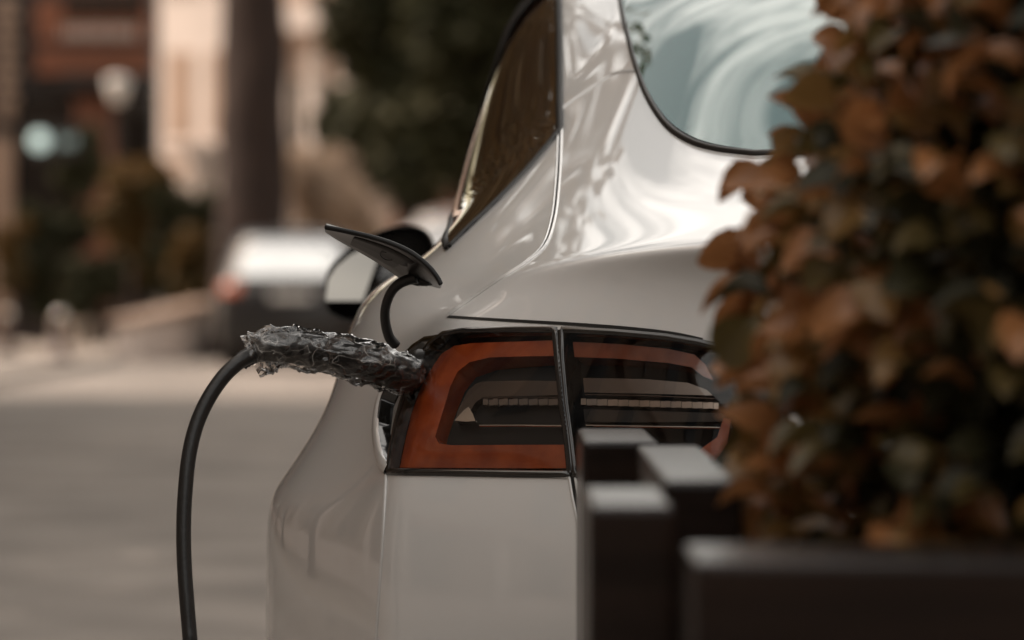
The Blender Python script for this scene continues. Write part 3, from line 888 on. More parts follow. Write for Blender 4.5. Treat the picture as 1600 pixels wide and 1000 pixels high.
for k in range(5):
    PLB('back_board', .156, 1.66, 5.98, 6.03, .10 + k * .126, .10 + k * .126 + .118)
    PLB('end_board', 1.62, 1.66, 4.09, 5.97, .10 + k * .126, .10 + k * .126 + .118)
PLB('post', 1.67, 1.75, 4.0, 4.08, 0, .90); PLB('post', 1.67, 1.75, 5.95, 6.03, 0, .90)
PLB('skirt', .13, 1.69, 4.02, 4.29, .005, .09); PLB('skirt', .156, 1.69, 5.85, 6.08, .005, .09)
soil = MB().box(.175 - .65, 1.615 - .65, 4.095 - 5.2, 5.965 - 5.2, .3, .80).build('soil', mat('soil', (.03, .022, .016), .95, noise=.4, nscale=20, bump=.8, bscale=40), planter)

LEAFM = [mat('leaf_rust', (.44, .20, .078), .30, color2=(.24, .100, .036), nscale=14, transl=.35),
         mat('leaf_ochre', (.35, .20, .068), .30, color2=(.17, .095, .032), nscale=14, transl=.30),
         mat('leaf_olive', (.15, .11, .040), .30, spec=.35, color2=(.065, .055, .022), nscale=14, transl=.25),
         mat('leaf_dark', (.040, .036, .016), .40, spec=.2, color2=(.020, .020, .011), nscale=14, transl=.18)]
def leaf_mesh(L=.044, W=.038, cup=.60):
    """obovate, cupped and slightly folded leaf, 24 triangles"""
    v = []; f = []
    prof = [(0, .06), (.15, .42), (.38, .82), (.62, 1.0), (.82, .86), (.95, .50), (1.0, .08)]
    for t, w in prof:
        for s_ in (-1, -.5, 0, .5, 1):
            x = s_ * w * W / 2
            v.append((x, t * L, cup * abs(s_) ** 1.6 * w * W * .55 - .55 * L * (t - .30) ** 2 * 1.6))
    for k in range(len(prof) - 1):
        for j in range(4):
            f.append((k * 5 + j, k * 5 + j + 1, (k + 1) * 5 + j + 1, (k + 1) * 5 + j))
    return v, f
LV, LF = leaf_mesh()
hedge = empty('hedge_shrub', (.80, 5.1, .80))
tag(hedge, 'rust and olive leaved hedge shrub growing out of the timber planter', 'shrub')
def hedge_left(z):      # how far left the clipped face reaches at height z
    return np.interp(z, [.78, .855, .96, 1.063, 1.115, 1.19, 1.27, 1.375, 1.63, 1.96], [.240, .225, .228, .232, .242, .272, .305, .330, .39, .58])
leaves = []
r2 = random.Random(11)
tries = 0
while len(leaves) < 10800:
    core = len(leaves) > 4600
    z = r2.uniform(.81, 1.92)
    xl = float(hedge_left(z)) + .022 * mnoise.noise(Vector((z * 11, 3, 1))) + min(.014, max(-.012, r2.gauss(0, .008)))
    half_ = (1.56 - xl) / 2; cx = xl + half_
    ry = .84 * (1 if z < 1.6 else math.sqrt(max(.05, 1 - ((z - 1.6) / .36) ** 2)))
    a = r2.uniform(0, math.tau)
    if r2.random() < .55: a = r2.uniform(math.pi * .85, math.pi * 1.75)
    depth = r2.uniform(.18, .55) if core else r2.random() ** 1.8 * .22
    e_ = .70
    ca, sa = math.cos(a), math.sin(a)
    lump = 1 + .05 * mnoise.noise(Vector((a * 5, z * 7, 2)))
    px = cx + half_ * math.copysign(abs(ca) ** e_, ca) * (1 - depth) * (lump if ca > 0 else 1)
    py = 5.05 + ry * math.copysign(abs(sa) ** e_, sa) * (1 - depth) * lump
    out = Vector((ca, sa, .35 + r2.uniform(-.4, .5))).normalized()
    leaves.append((Vector((px, py, z)), out, depth, a))
def leaf_matrix(p, out, sc_):
    d = (out + Vector((r2.gauss(0, .55), r2.gauss(0, .55), r2.gauss(0, .5)))).normalized()
    nrm_ = Vector((r2.gauss(0, .7), r2.gauss(0, .7), 1.0)) + out * .5
    nrm_ = (nrm_ - d * nrm_.dot(d)).normalized()
    x = d.cross(nrm_)
    m_ = Matrix((x, d, nrm_)).transposed().to_4x4() @ Matrix.Scale(sc_, 4)
    m_.translation = p
    return m_
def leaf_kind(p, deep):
    # lit left side painted rust; shaded right side and interior painted darker
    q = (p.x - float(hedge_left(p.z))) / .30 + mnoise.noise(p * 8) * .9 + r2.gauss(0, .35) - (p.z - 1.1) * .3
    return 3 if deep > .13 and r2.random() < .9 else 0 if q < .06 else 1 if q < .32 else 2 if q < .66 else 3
vis = []
for k, (p, out, depth, a) in enumerate(leaves):
    u = CU + FPX * p.x / p.y; v = CV - FPX * (p.z - CAMZ) / p.y
    front = -out.y * .8 - out.x * .7
    vis.append((front - depth * 3 - p.y * .15 if (1050 < u < 1650 and -40 < v < 900) else -9, k))
vis.sort(reverse=True)
single = set(k for s_, k in vis[:300])
lm = []
for m_ in LEAFM:
    me = bpy.data.meshes.new('leaf'); me.from_pydata(LV, [], LF); me.update(); me.materials.append(m_)
    me.polygons.foreach_set('use_smooth', [True] * len(me.polygons)); lm.append(me)
big = [([], []) for _ in LEAFM]
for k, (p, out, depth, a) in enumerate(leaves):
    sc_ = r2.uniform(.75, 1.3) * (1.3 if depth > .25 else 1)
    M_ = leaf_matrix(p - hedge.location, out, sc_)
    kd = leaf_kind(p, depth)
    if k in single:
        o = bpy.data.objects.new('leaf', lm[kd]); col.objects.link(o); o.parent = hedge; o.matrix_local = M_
    else:
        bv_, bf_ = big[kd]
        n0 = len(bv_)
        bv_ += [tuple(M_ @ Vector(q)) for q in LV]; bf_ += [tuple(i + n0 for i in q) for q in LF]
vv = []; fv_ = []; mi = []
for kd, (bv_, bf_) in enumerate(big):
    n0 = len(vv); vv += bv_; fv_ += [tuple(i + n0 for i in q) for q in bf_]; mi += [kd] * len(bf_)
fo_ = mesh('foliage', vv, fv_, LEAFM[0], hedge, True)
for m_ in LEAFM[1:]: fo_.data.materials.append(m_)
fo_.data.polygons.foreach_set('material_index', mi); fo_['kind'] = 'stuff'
stem_m = mat('stem_bark', (.05, .035, .025), .8)
for k in range(16):
    a = math.tau * k / 16
    b0 = Vector((.88 + .18 * math.cos(a), 5.05 + .25 * math.sin(a), .79)); b1 = Vector((.90 + .45 * math.cos(a), 5.05 + .6 * math.sin(a), 1.4 + .25 * r2.random()))
    MB().tube([b0 - hedge.location, b0.lerp(b1, .5) + Vector((0, 0, .05)) - hedge.location, b1 - hedge.location], [.009, .006, .003], 6).build('stem', stem_m, hedge)

# ------------------------------------------------------------------ trees and bushes of the street
def crown_data(rd, blobs, n, size):
    v = []; f = []
    tot = sum(b[3] ** 2 for b in blobs)
    for (x, y, z, r_) in blobs:
        for _ in range(int(n * r_ * r_ / tot)):
            d = Vector((rd.gauss(0, 1), rd.gauss(0, 1), rd.gauss(0, 1))).normalized()
            p = Vector((x, y, z)) + d * r_ * (rd.random() ** .4) * Vector((1, 1, .8)).length / 1.62
            a = Vector((rd.gauss(0, 1), rd.gauss(0, 1), rd.gauss(0, 1))).normalized()
            b = a.orthogonal().normalized(); s_ = size * rd.uniform(.6, 1.4)
            k = len(v)
            v += [p - a * s_, p + b * s_ * .6, p + a * s_, p - b * s_ * .6]
            f.append((k, k + 1, k + 2, k + 3))
    return v, f
bark = mat('bark', (.045, .026, .019), .9, color2=(.022, .013, .010), nscale=2.5, aniso=(3, 3, .5), bump=.9, bscale=8)
def tree(name, label, loc, trunk_r, trunk_h, blobs, n, size, leafm, group=None, seed=1, lean=(0, 0)):
    rd = random.Random(seed)
    t = empty(name, loc); tag(t, label, 'tree', group)
    pts = [(lean[0] * k / 24, lean[1] * k / 24, trunk_h * k / 24 - .1) for k in range(25)]
    mb = MB().tube(pts, [trunk_r * (1 + .35 * math.exp(-k / 2) - .011 * k) for k in range(25)], 20)
    top = Vector(pts[-1])
    for b in blobs[:7]:
        q = Vector(b[:3]); mb.tube([top - Vector((0, 0, .4)), top.lerp(q, .5) + Vector((0, 0, .15)), q], [trunk_r * .5, trunk_r * .3, trunk_r * .12], 8)
    if trunk_r > .3:
        mb.v = [(x + .07 * mnoise.noise(Vector((x * 3, y * 3, z * .9))) + .05 * mnoise.noise(Vector((x * 7, 1, z * 2))), y + .06 * mnoise.noise(Vector((x * 3, y * 3, z * .9 + 9))), z) for x, y, z in mb.v]
    mb.build('trunk', bark, t, True)
    v, f = crown_data(rd, blobs, n, size)
    c = mesh('crown', v, f, leafm, t); c['kind'] = 'stuff'
    return t
def ball(rd, r_, h, n, flat=.75):
    return [(rd.uniform(-1, 1) * r_ * .7, rd.uniform(-1, 1) * r_ * .6, h + rd.uniform(-1, 1) * r_ * flat * .7, r_ * rd.uniform(.32, .5)) for _ in range(n)]
dark_leaf = mat('dark_foliage', (.030, .032, .016), .7, color2=(.052, .048, .021), nscale=.8, transl=.08, spec=.15)
olive_leaf = mat('olive_foliage', (.075, .056, .022), .6, spec=.2, color2=(.17, .095, .030), nscale=1.2, transl=.25)
dust_leaf = mat('dusty_foliage', (.34, .25, .18), .7, color2=(.44, .33, .24), nscale=1.5, transl=.2)
rd = random.Random(3)
pt0 = P(393, 570, 82)
tree('street_tree', 'thick brown tree trunk rising behind the dark parked car', (pt0.x, 82, .1), .56, 7.5,
     [(rd.uniform(-5, 5), rd.uniform(-4, 6), rd.uniform(9, 14), rd.uniform(1.6, 2.6)) for _ in range(14)], 7000, .16, olive_leaf, seed=5, lean=(.05, .2))
dk = [(640, 100, 1.7, 4.6, 'dark dense tree right of the cornice, above the pale round bush'), (730, 88, 2.1, 4.8, 'dark dense tree above the charge flap'),
      (800, 80, 2.0, 4.4, 'dark dense tree beside the rear side window of the white car'), (900, 90, 3.0, 5.4, 'dark dense tree directly behind the white car roof')]
for i, (u, Y, r_, h, lab) in enumerate(dk):
    q = P(u, 450, Y)
    rd = random.Random(20 + i)
    tree('dark_tree', lab, (q.x, Y, .0), .22, 2.6, ball(rd, r_, h, 22, 1.0), 9000, .15, dark_leaf, 'dark trees along the street', seed=30 + i)
for i in range(9):
    rd = random.Random(60 + i)
    x = -13 + i * 4.0
    tree('far_tree', ['far dark tree behind the shop front', 'far dark tree behind the pale building', 'far dark tree behind the thick tree trunk', 'far dark tree behind the tan building', 'far dark tree behind the white car', 'far dark tree behind the hedge, left of four', 'far dark tree behind the hedge, second of four', 'far dark tree behind the hedge, third of four', 'far dark tree behind the hedge, right of four'][i], (x, 150 + 6 * (i % 2), 0), .35, 4, ball(rd, 4.6, 6.0, 22, 1.2), 5000, .32, dark_leaf, 'far trees closing the street', seed=70 + i)
def bush(name, label, u, v0, v1, Y, wpx, m, n, size, seed, group=None, cat='bush'):
    rd = random.Random(seed)
    c = P(u, v0, Y); r_ = wpx / FPX * Y / 2; z1 = P(u, v1, Y).z; z0 = max(c.z, .1) if v0 else .1
    t = empty(name, (c.x, Y, .1)); tag(t, label, cat, group)
    zc = (z0 + z1) / 2 - .1; hz = (z1 - z0) / 2
    blobs = [(rd.uniform(-1, 1) * r_ * .6, rd.uniform(-1, 1) * r_ * .6, zc + rd.uniform(-.75, .65) * hz, min(r_, hz) * rd.uniform(.35, .6)) for _ in range(16)]
    vv_, ff_ = crown_data(rd, blobs, n, size)
    o = mesh('crown', vv_, ff_, m, t); o['kind'] = 'stuff'
    MB().tube([(0, 0, 0), (.02, 0, zc)], [.06, .04], 8).build('trunk', bark, t)
    return t
bush('pale_bush', 'pale dusty round bush behind the dark parked car', 510, 380, 222, 98, 150, dust_leaf, 5000, .07, 1)
bush('shrub', 'tall yellowish shrub right of the shop pillar', 205, 470, 175, 88, 120, olive_leaf, 4500, .09, 2)
bush('shrub', 'tall dark shrub against the pale building', 258, 480, 200, 90, 110, dark_leaf, 4500, .09, 12)
bush('shrub', 'dark shrub climbing the shop pillar', 120, 420, 170, 94, 90, dark_leaf, 3500, .08, 13)
bush('shrub', 'rusty shrub at the left edge by the tan pillar', 18, 470, 330, 90, 60, olive_leaf, 2000, .08, 14)
bush('shrub', 'dark shrub between the tree trunk and the low wall', 330, 500, 400, 86, 100, dark_leaf, 2500, .08, 15)
bush('shrub', 'dark shrub in front of the pale column', 262, 480, 265, 86, 80, dark_leaf, 3000, .09, 3)
bush('shrub', 'low dark shrub at the foot of the shop pillar', 150, 500, 400, 90, 110, dark_leaf, 2500, .08, 4)
bush('shrub', 'dark shrub under the teal lit sign', 60, 500, 300, 91, 80, dark_leaf, 3000, .09, 5)
bush('shrub', 'olive shrub beside the large tree trunk', 300, 500, 330, 84, 70, olive_leaf, 2200, .08, 6)
bush('shrub', 'dark shrub hiding the foot of the pale building', 300, 470, 285, 88, 110, dark_leaf, 4000, .08, 22)
bush('shrub', 'low olive hedge right of the tree trunk', 560, 450, 335, 101, 250, olive_leaf, 3000, .08, 8)

# ------------------------------------------------------------------ buildings
stone_pale = mat('pale_render', (.58, .50, .45), .85, noise=.08, nscale=1.2)
stone_tan = mat('tan_stone', (.34, .24, .18), .85, noise=.15, nscale=1.0)
shop_dark = mat('shop_dark', (.022, .015, .012), .6, noise=.2, nscale=1)
shop_glass = mat('shop_glass', (.02, .018, .016), .05, 0, .5)
sign_m = mat('sign_board', (.22, .075, .034), .5, noise=.12, nscale=2)
brick_m = mat('brick_red', (.20, .085, .052), .85, noise=.25, nscale=3)
win_dark = mat('window_dark', (.03, .028, .027), .06, 0, .3)
def span(u0, u1, Y): return P(u0, 450, Y).x, P(u1, 450, Y).x
def hgt(v, Y): return P(800, v, Y).z

shop = empty('shop_building', (-8.0, 96, 0)); tag(shop, 'dark shop front with an orange brown sign board over its door', 'building')
def SB(name, u0, u1, v0, v1, y0, y1, m, Y=96, b=0):
    x0, x1 = span(u0, u1, Y)
    return MB().box(x0 + 8, x1 + 8, y0 - 96, y1 - 96, hgt(v1, Y), hgt(v0, Y), b).build(name, m, shop)
MB().box(-9, 1.86, 0, 1.5, 0, 6.6).build('wall', shop_dark, shop)
bd = SB('sign_board', 58, 238, 2, 117, 95.72, 95.98, sign_m, b=.02)
x0, x1 = span(98, 218, 96)
for k in range(11):
    xx = x0 + (x1 - x0) * (k + .1) / 11 + 8
    MB().box(xx, xx + (x1 - x0) / 11 * (.62 if k % 3 else .4), -.30, -.278, hgt(60, 96), hgt(42, 96)).build('sign_letter', stone_pale, bd)
SB('sign_recess', 100, 228, 4, 30, 95.70, 95.73, shop_glass)
SB('sign_trim', 55, 242, 66, 74, 95.66, 95.735, shop_dark)
for k in range(9):
    SB('quoin', 2 if k % 2 else -4, 28 if k % 2 else 22, -4 + k * 22, 12 + k * 22, 95.80, 96.02, stone_tan, b=.02)
SB('pillar', -10, 22, 215, 530, 95.6, 96.02, stone_tan, b=.02)
SB('pillar', 122, 178, 150, 480, 95.4, 96.02, brick_m, b=.02)
SB('shop_window', 30, 118, 150, 460, 95.93, 95.99, shop_glass)
SB('shop_window', 182, 238, 150, 470, 95.93, 95.99, shop_glass)
SB('awning', 100, 240, 118, 140, 94.8, 95.98, shop_dark)
# lit round sign hanging in front of the shop
sg_ = empty('lit_sign', (P(62, 220, 93).x, 93, P(62, 220, 93).z)); tag(sg_, 'small round teal lit sign with short lettering beside it', 'sign')
glow = mat('sign_glow', (.6, .75, .72), .4, emit=(.70, .90, .86), estr=.38)
MB().lathe([(.001, -.04), (.14, -.04), (.155, 0), (.14, .05), (.001, .05)], n=28, axis='y').build('disc', glow, sg_, True)
glow2 = mat('letter_glow', (.3, .4, .4), .4, emit=(.35, .47, .45), estr=.15)
for k in range(3):
    MB().box(.32 + k * .10, .39 + k * .10, -.03, .02, -.09, .09 - .05 * (k == 1)).build('letter', glow2, sg_)
MB().box(-.28, .66, .052, .09, -.27, .27).build('backboard', shop_dark, sg_)
MB().box(.18, .22, .092, 2.3, .1, .14).build('bracket', shop_dark, sg_)
# globe lamp
gl_ = P(184, 142, 93)
lamp_o = empty('globe_lamp', (gl_.x, 93, 0)); tag(lamp_o, 'white globe street lamp under the orange brown sign board', 'street lamp')
MB().lathe([(.001, gl_.z - .22), (.10, gl_.z - .2), (.15, gl_.z - .05), (.20, gl_.z + .15), (.21, gl_.z + .2), (.001, gl_.z + .27)], n=24).build('globe', mat('globe', (.8, .76, .72), .4), lamp_o, True)
MB().tube([(0, 0, .12), (0, 0, gl_.z - .25)], [.06, .045], 10).build('post', shop_dark, lamp_o)

def facade(name, label, u0, u1, Y, rot, m, H, parts, depth=9):
    c = P((u0 + u1) / 2, 450, Y); w = (u1 - u0) / FPX * Y
    o = empty(name, (c.x, Y, 0), rot); tag(o, label, 'building')
    MB().box(-w / 2, w / 2, 0, depth, 0, H).build('wall', m, o)
    for nm, a0, a1, z0, z1, d0, d1, mm in parts(w):
        MB().box(a0, a1, d0, d1, z0, z1, .015).build(nm, mm, o)
    return o
def parts_pale(w):
    o = []
    for k in range(3):
        z = .9 + k * 3.1
        for a in (-.22, .30):
            o.append(('window', a * w - .35, a * w + .35, z, z + 1.7, -.03, .05, win_dark if False else stone_tan))
            o.append(('sill', a * w - .45, a * w + .45, z - .12, z - .001, -.14, .05, stone_pale))
    o.append(('cornice', -w / 2 - .1, w / 2 + .1, 3.32, 3.55, -.18, .05, stone_tan))
    return o
facade('pale_building', 'bright pale rendered building between sign board and tree trunk', 225, 395, 110, R(-38), stone_pale, 12, parts_pale, 1.2)
def parts_tan(w):
    o = [('cornice', -w / 2 - .35, w / 2 + .35, 6.62, 7.25, -.55, .05, stone_pale), ('cornice', -w / 2 - .15, w / 2 + .15, 6.3, 6.615, -.28, .05, stone_tan)]
    for a in (-.40, -.02, .40):
        o.append(('pilaster', a * w - .17, a * w + .17, .3, 6.29, -.14, .05, stone_pale))
    for a in (-.21, .19):
        for z in (1.0, 3.7):
            o.append(('window', a * w - .2, a * w + .2, z, z + 1.9, -.02, .05, win_dark))
    return o
facade('tan_building', 'tan stone building with a projecting cornice right of the tree trunk', 425, 560, 122, R(-28), stone_tan, 13, parts_tan)
def parts_brick(w):
    return [('coping', -w / 2 - .1, w / 2 + .1, 3.12, 3.3, -.1, .3, stone_tan), ('window', -.6, .4, 1.2, 2.5, -.02, .1, win_dark)]
facade('brick_house', 'low reddish brick house behind the dark trees', 610, 730, 112, R(-20), brick_m, 3.1, parts_brick, 4)
# white column and low wall, pots, bollards on the pavement
cc = P(320, 450, 92)
cl = empty('white_column', (cc.x, 92, .12)); tag(cl, 'pale stone column standing left of the big tree trunk', 'column')
MB().lathe([(.30, 0), (.30, .2), (.22, .26), (.20, 2.7), (.26, 2.78), (.30, 2.95), (.30, 3.1)], n=24).build('shaft', stone_pale, cl, True)
MB().box(-.32, .32, -.32, .32, 3.1, 3.25).build('capital', stone_pale, cl)
a, b = P(196, 560, 78), P(332, 560, 84)
wl = empty('low_wall', (0, 0, 0)); tag(wl, 'low pale stone wall sloping up beside the dark parked car', 'wall')
def slab(p, q, th, z0, z1, zb, name, m, par):
    d = (q - p).normalized(); n_ = Vector((-d.y, d.x, 0)) * th / 2
    vs = [p + n_, q + n_, q - n_, p - n_]
    v = [(k.x, k.y, zb if not isinstance(zb, tuple) else zb[i in (1, 2)]) for i, k in enumerate(vs)] + [(k.x, k.y, z1 if i in (1, 2) else z0) for i, k in enumerate(vs)]
    return mesh(name, v, [(3, 2, 1, 0), (4, 5, 6, 7), (0, 1, 5, 4), (1, 2, 6, 5), (2, 3, 7, 6), (3, 0, 4, 7)], m, par)
a.z = b.z = 0
slab(a, b, .35, .52, .80, 0, 'wall', stone_pale, wl)
slab(a - Vector((.05, .05, 0)), b + Vector((.05, .05, 0)), .47, .62, .90, (.524, .804), 'coping', stone_tan, wl)
pot_m = mat('white_pot', (.72, .67, .62), .5)
for k, u in enumerate((112, 134, 156)):
    q = P(u, 520, 95 - .6 * k)
    po = empty('white_pot', (q.x, q.y - 3, .12)); tag(po, ['white pot on the pavement, leftmost of three', 'white pot on the pavement, middle of three', 'white pot on the pavement, rightmost of three'][k], 'pot', 'white pots on the pavement')
    MB().lathe([(.001, 0), (.075, 0), (.10, .70), (.115, .72), (.115, .76), (.09, .76), (.085, .66), (.001, .66)], n=18).build('pot', pot_m, po, True)
    rdp = random.Random(k); v, f = crown_data(rdp, [(0, 0, .80, .12)], 120, .04)
    MB().add(v, f).build('plant', olive_leaf, po)
boll_m = mat('bollard_brown', (.07, .035, .022), .4)
ballm = mat('glint_steel', (.7, .66, .6), .12, 1.0)  # ball tops and outer bollards added to catch sun glints
for k, (u, Y, lab) in enumerate(((94, 72, 'brown bollard with added glint ball, nearest on the pavement'), (12, 78, 'added brown bollard with glint ball at the left edge'), (250, 90, 'added brown bollard with glint ball behind the low wall'))):
    q = P(u, 500, Y)
    bo = empty('bollard', (q.x, Y, .12)); tag(bo, lab, 'bollard', 'bollards along the kerb')
    MB().lathe([(.17, 0), (.17, .06), (.10, .10), (.085, .45), (.06, .5)], n=18).build('shaft', boll_m, bo, True)
    MB().lathe([(.001, .50), (.05, .51), (.075, .56), (.05, .62), (.001, .635)], n=18).build('glint_ball', ballm, bo, True)

# tall terrace on the left, beside and behind the camera: unseen, put there to shade the near street and show in the paint
terr_m = mat('terrace_render', (.30, .235, .19), .85, noise=.12, nscale=.6)
terr2_m = mat('terrace_brown', (.13, .085, .062), .85, noise=.15, nscale=.6)
r3 = random.Random(9)
def terrace(label, x0, x1, y0, y1, H, m, face):
    o = empty('terrace_house', ((x0 + x1) / 2, (y0 + y1) / 2, .12)); tag(o, label, 'building', 'terrace houses beside the street')
    hx, hy = (x1 - x0) / 2, (y1 - y0) / 2
    MB().box(-hx, hx, -hy, hy, 0, H).build('wall', m, o)
    xs = hx if face > 0 else -hx
    n_ = max(2, int((y1 - y0) / 3.2))
    w0 = None
    for k in range(n_ + 1):  # pale ground-floor pieces added for contrast in the car's paint reflections
        yy = -hy + .2 + k * (y1 - y0 - .4) / n_
        MB().box(min(xs, xs + .16 * face), max(xs, xs + .16 * face), yy - .18, yy + .18, 0, 3.09).build('pilaster', stone_pale, o)
    MB().box(min(xs, xs + .10 * face), max(xs, xs + .10 * face), -hy + .4, hy - .4, 0, .55).build('plinth', stone_pale, o)
    for k in range(0, n_, 2):
        yy = -hy + (k + .5) * (y1 - y0) / n_
        MB().box(min(xs, xs + 1.1 * face), max(xs, xs + 1.1 * face), yy - 1.1, yy + 1.1, 2.55, 2.72).build('awning', stone_pale if k % 4 else sign_m, o)
    for fl in range(int(H / 3.3)):
        MB().box(min(xs, xs + .22 * face), max(xs, xs + .22 * face), -hy, hy, 3.1 + fl * 3.3, 3.35 + fl * 3.3).build('string_course', stone_tan, o)
        for k in range(n_):
            yy = -hy + (k + .5) * (y1 - y0) / n_
            if w0 is None:
                w0 = MB().box(-.06, .06, -.6, .6, 0, 1.9).build('window', win_dark, o); ww = w0
            else:
                ww = w0.copy(); col.objects.link(ww); ww.parent = o
            ww.location = (xs + .0 * face, yy, .8 + fl * 3.3)
    return o
terrace('unseen tan terrace house on the left nearest the camera', -20, -9.2, -14, 6, 13.5, terr_m, 1)
terrace('unseen tall brown terrace house on the left shading the white car', -20, -9.0, 6.02, 17, 19.5, terr2_m, 1)
terrace('unseen tan terrace house further up the left pavement', -20, -9.3, 17.02, 36, 6.2, terr_m, 1)
terrace('unseen brown terrace house at the end of the left row', -20, -9.1, 36.02, 55, 6.0, terr2_m, 1)
terrace('unseen brown terrace house on the left behind the camera', -20, -9.1, -40, -14.02, 14, terr2_m, 1)
terrace('tan terrace house on the right pavement', 9, 20, -40, -6, 9, terr_m, -1)
terrace('brown terrace house on the right beside the car', 10, 20, -5.98, 40, 8, terr2_m, -1)

terrace('unseen tall brown block added behind the low left houses for window reflections', -38, -25, 14, 48, 21, terr2_m, 1)  # blocks added out of view to darken the side window reflection
terrace('unseen tall tan block added behind the low left houses for window reflections', -38, -25.4, 48.02, 84, 19, terr_m, 1)
terrace('tan terrace house further up the right pavement', 10, 20, 40.02, 95, 9, terr_m, -1)
def street_end(label, x0, x1, y, H, m):  # houses added behind the camera to block bright sky from reflections
    o = empty('terrace_house', ((x0 + x1) / 2, y, 0)); tag(o, label, 'building', 'terrace houses beside the street')
    hx = (x1 - x0) / 2
    MB().box(-hx, hx, -8, 0, 0, H).build('wall', m, o)
    w0 = MB().box(-.6, .6, -.05, .06, 0, 1.9).build('window', win_dark, o); first = True
    for fl in range(int(H / 3.3)):
        MB().box(-hx, hx, 0, .2, 3.1 + fl * 3.3, 3.3 + fl * 3.3).build('string_course', stone_tan, o)
        for k in range(int((x1 - x0) / 3)):
            w = w0 if first else w0.copy()
            if not first: col.objects.link(w); w.parent = o
            first = False
            w.location = (-hx + 1.5 + k * 3, 0, .9 + fl * 3.3)
street_end('unseen brown house added behind the camera to darken reflections', -14, 3, -34, 11, terr2_m)
street_end('unseen dark brown house added behind the camera on the right to darken reflections', 3.05, 20, -32, 9, terr2_m)
names_ = ['unseen shade tree on the left pavement, nearest the car'] + ['%s unseen shade tree along the left pavement' % w for w in ('second', 'third', 'fourth', 'fifth', 'sixth')] + ['farthest unseen shade tree of the left pavement row']
for i, lab in enumerate(names_):  # crowns added out of view to shade the road and streak window reflections
    rd = random.Random(90 + i)
    tree('unseen_shade_tree', lab, (-7.3 + .2 * (i % 2), 18.5 + 5.4 * i, .12), .17, 3.4, ball(rd, 4.4, 7.2, 24, .9), 7000, .17, olive_leaf, 'unseen shade trees on the left pavement', seed=95 + i)

# ------------------------------------------------------------------ other parked cars
SUVNET = [
 [(0,.10,.28),(.5,.10,.28),(.78,.16,.28),(.88,.35,.28),(.90,.8,.28),(.90,2.4,.28),(.90,3.8,.28),(.78,4.4,.28),(.4,4.62,.28),(0,4.66,.28)],
 [(0,.0,.42),(.5,.01,.42),(.82,.06,.42),(.93,.28,.42),(.95,.8,.42),(.95,2.4,.42),(.94,3.8,.42),(.82,4.45,.42),(.42,4.68,.42),(0,4.72,.42)],
 [(0,-.02,.68),(.5,-.01,.68),(.83,.05,.68),(.94,.28,.68),(.96,.8,.68),(.955,2.4,.68),(.95,3.8,.66),(.82,4.44,.64),(.42,4.67,.64),(0,4.71,.64)],
 [(0,.03,.90),(.5,.04,.90),(.81,.09,.90),(.92,.30,.90),(.945,.8,.90),(.945,2.4,.90),(.93,3.7,.84),(.78,4.32,.80),(.4,4.52,.80),(0,4.57,.80)],
 [(0,.06,1.06),(.5,.07,1.06),(.79,.12,1.06),(.89,.32,1.06),(.915,.8,1.06),(.915,2.4,1.05),(.85,3.5,1.0),(.66,4.0,.94),(.36,4.15,.93),(0,4.2,.93)],
 [(0,.12,1.14),(.48,.13,1.14),(.75,.18,1.14),(.85,.38,1.14),(.875,.82,1.14),(.875,2.4,1.12),(.78,3.1,1.08),(.6,3.4,1.04),(.34,3.5,1.03),(0,3.53,1.03)],
 [(0,.30,1.42),(.45,.31,1.42),(.68,.36,1.42),(.76,.52,1.42),(.79,.9,1.42),(.79,2.3,1.42),(.72,2.75,1.38),(.55,2.9,1.36),(.3,2.98,1.36),(0,3.0,1.36)],
 [(0,.46,1.68),(.42,.47,1.68),(.60,.52,1.67),(.67,.66,1.66),(.69,1.0,1.67),(.69,2.0,1.68),(.62,2.3,1.66),(.48,2.42,1.65),(.28,2.46,1.65),(0,2.48,1.65)],
 [(0,.62,1.76),(.36,.63,1.76),(.5,.68,1.755),(.56,.8,1.755),(.58,1.1,1.76),(.58,1.8,1.765),(.52,2.05,1.76),(.4,2.12,1.755),(.24,2.15,1.755),(0,2.16,1.755)],
 [(0,1.1,1.80),(0,1.12,1.80),(0,1.15,1.80),(0,1.2,1.80),(0,1.3,1.80),(0,1.5,1.80),(0,1.6,1.80),(0,1.65,1.80),(0,1.7,1.80),(0,1.75,1.80)],
]
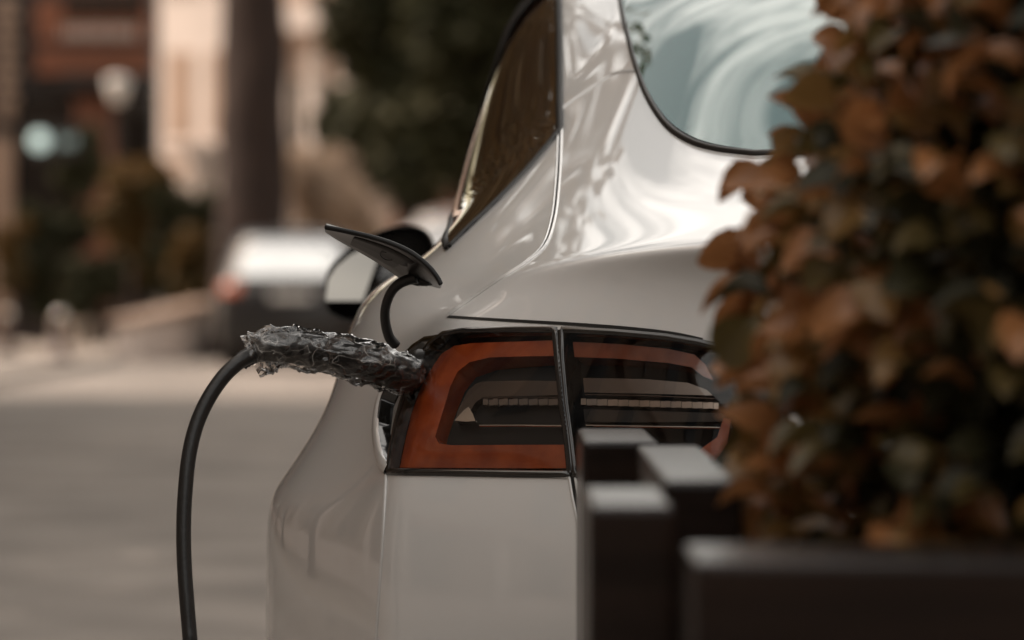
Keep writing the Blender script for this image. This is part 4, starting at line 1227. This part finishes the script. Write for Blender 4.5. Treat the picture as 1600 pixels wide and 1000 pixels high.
def street_car(label, loc, rz, sx, sz, pm, group):
    global S
    keep = S
    S = Surf([[(w * sx, y, z * sz) for w, y, z in row] for row in SUVNET])
    o = empty('street_car', loc, rz); tag(o, label, 'car', group)
    rs = sub(S.nr, [4] * 9); cs = sub(S.nc, [6] * 9)
    g = S.grid(rs, cs); n1 = len(cs)
    f = [(i * n1 + j, (i + 1) * n1 + j, (i + 1) * n1 + j + 1, i * n1 + j + 1) for i in range(len(rs) - 1) for j in range(n1 - 1)]
    v = g.reshape(-1, 3)
    bm_ = MB().add(v, f); bm_.add(v * np.array([-1, 1, 1.]), [q[::-1] for q in f])
    b = bm_.build('body', pm, o, True)
    bm = bmesh.new(); bm.from_mesh(b.data); bmesh.ops.remove_doubles(bm, verts=bm.verts[:], dist=1e-4); bmesh.ops.recalc_face_normals(bm, faces=bm.faces[:]); bm.to_mesh(b.data); bm.free()
    rect = lambda r0, r1, c0_, c1_, n=6: [(r0, c0_ + (c1_ - c0_) * t / n) for t in range(n)] + [(r0 + (r1 - r0) * t / n, c1_) for t in range(n)] + [(r1, c1_ + (c0_ - c1_) * t / n) for t in range(n)] + [(r1 + (r0 - r1) * t / n, c0_) for t in range(n)]
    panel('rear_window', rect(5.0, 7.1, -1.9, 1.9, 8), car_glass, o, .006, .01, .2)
    for fl_ in (False, True):
        panel('tail_lamp', rect(3.35, 4.55, 1.45, 2.9), mat('car_lamp_red', (.36, .075, .022), .3, 0, .4), o, .010, .012, .2, fl_)
        panel('side_window', rect(5.0, 7.0, 3.4, 6.0, 8), dark_glass, o, .006, .01, .3, fl_)
    panel('windscreen', rect(5.1, 7.0, 6.7, 11.3, 10), dark_glass, o, .006, .01, .3)
    panel('boot_trim', rect(3.75, 4.2, -1.40, 1.40), chrome_dull, o, .014, .016, .2)
    panel('number_plate', rect(2.95, 3.5, -.52, .52), mat('plate_pale', (.5, .47, .43), .5), o, .012, .012, .2)
    panel('rear_bumper', rect(.4, 1.9, -2.6, 2.6), black_satin, o, .012, .016, .2)
    for sgx in (-1, 1):
        for y in (.95, 3.75):
            w_ = empty('wheel', (.80 * sgx, y, .345)); w_.parent = o
            MB().lathe([(.22, -.11), (.31, -.12), (.345, -.07), (.345, .07), (.31, .12), (.22, .11)], n=28, axis='x').build('tyre', tyre_m, w_, True)
            MB().lathe([(.22, -.10), (.14, .09 * sgx), (.001, .10 * sgx)], n=20, axis='x').build('rim', alloy_m, w_, True)
    S = keep
    return o
car_glass = mat('sky_sheen_glass', (.55, .55, .54), .08, .9, .5)  # pale metallic base stands in for bright sky reflected in rear windows
dark_paint = mat('dark_paint', (.014, .011, .010), .4, 0, .3, .3)
cream_paint = mat('cream_paint', (.62, .57, .52), .35, 0, .8)
brown_paint = mat('brown_paint', (.16, .10, .075), .35, 0, .8)
street_car('dark sport utility car parked by the low wall', (P(455, 570, 72).x, 72, 0), R(1), 1.06, 1.02, dark_paint, 'cars parked along the street')
street_car('cream white car just behind the black door mirror', (P(728, 570, 52).x, 52, 0), R(-2), 1.0, .95, cream_paint, 'cars parked along the street')
street_car('brown van-like car beyond the cream white car', (P(735, 570, 68).x, 68, 0), R(-2), 1.05, 1.15, brown_paint, 'cars parked along the street')
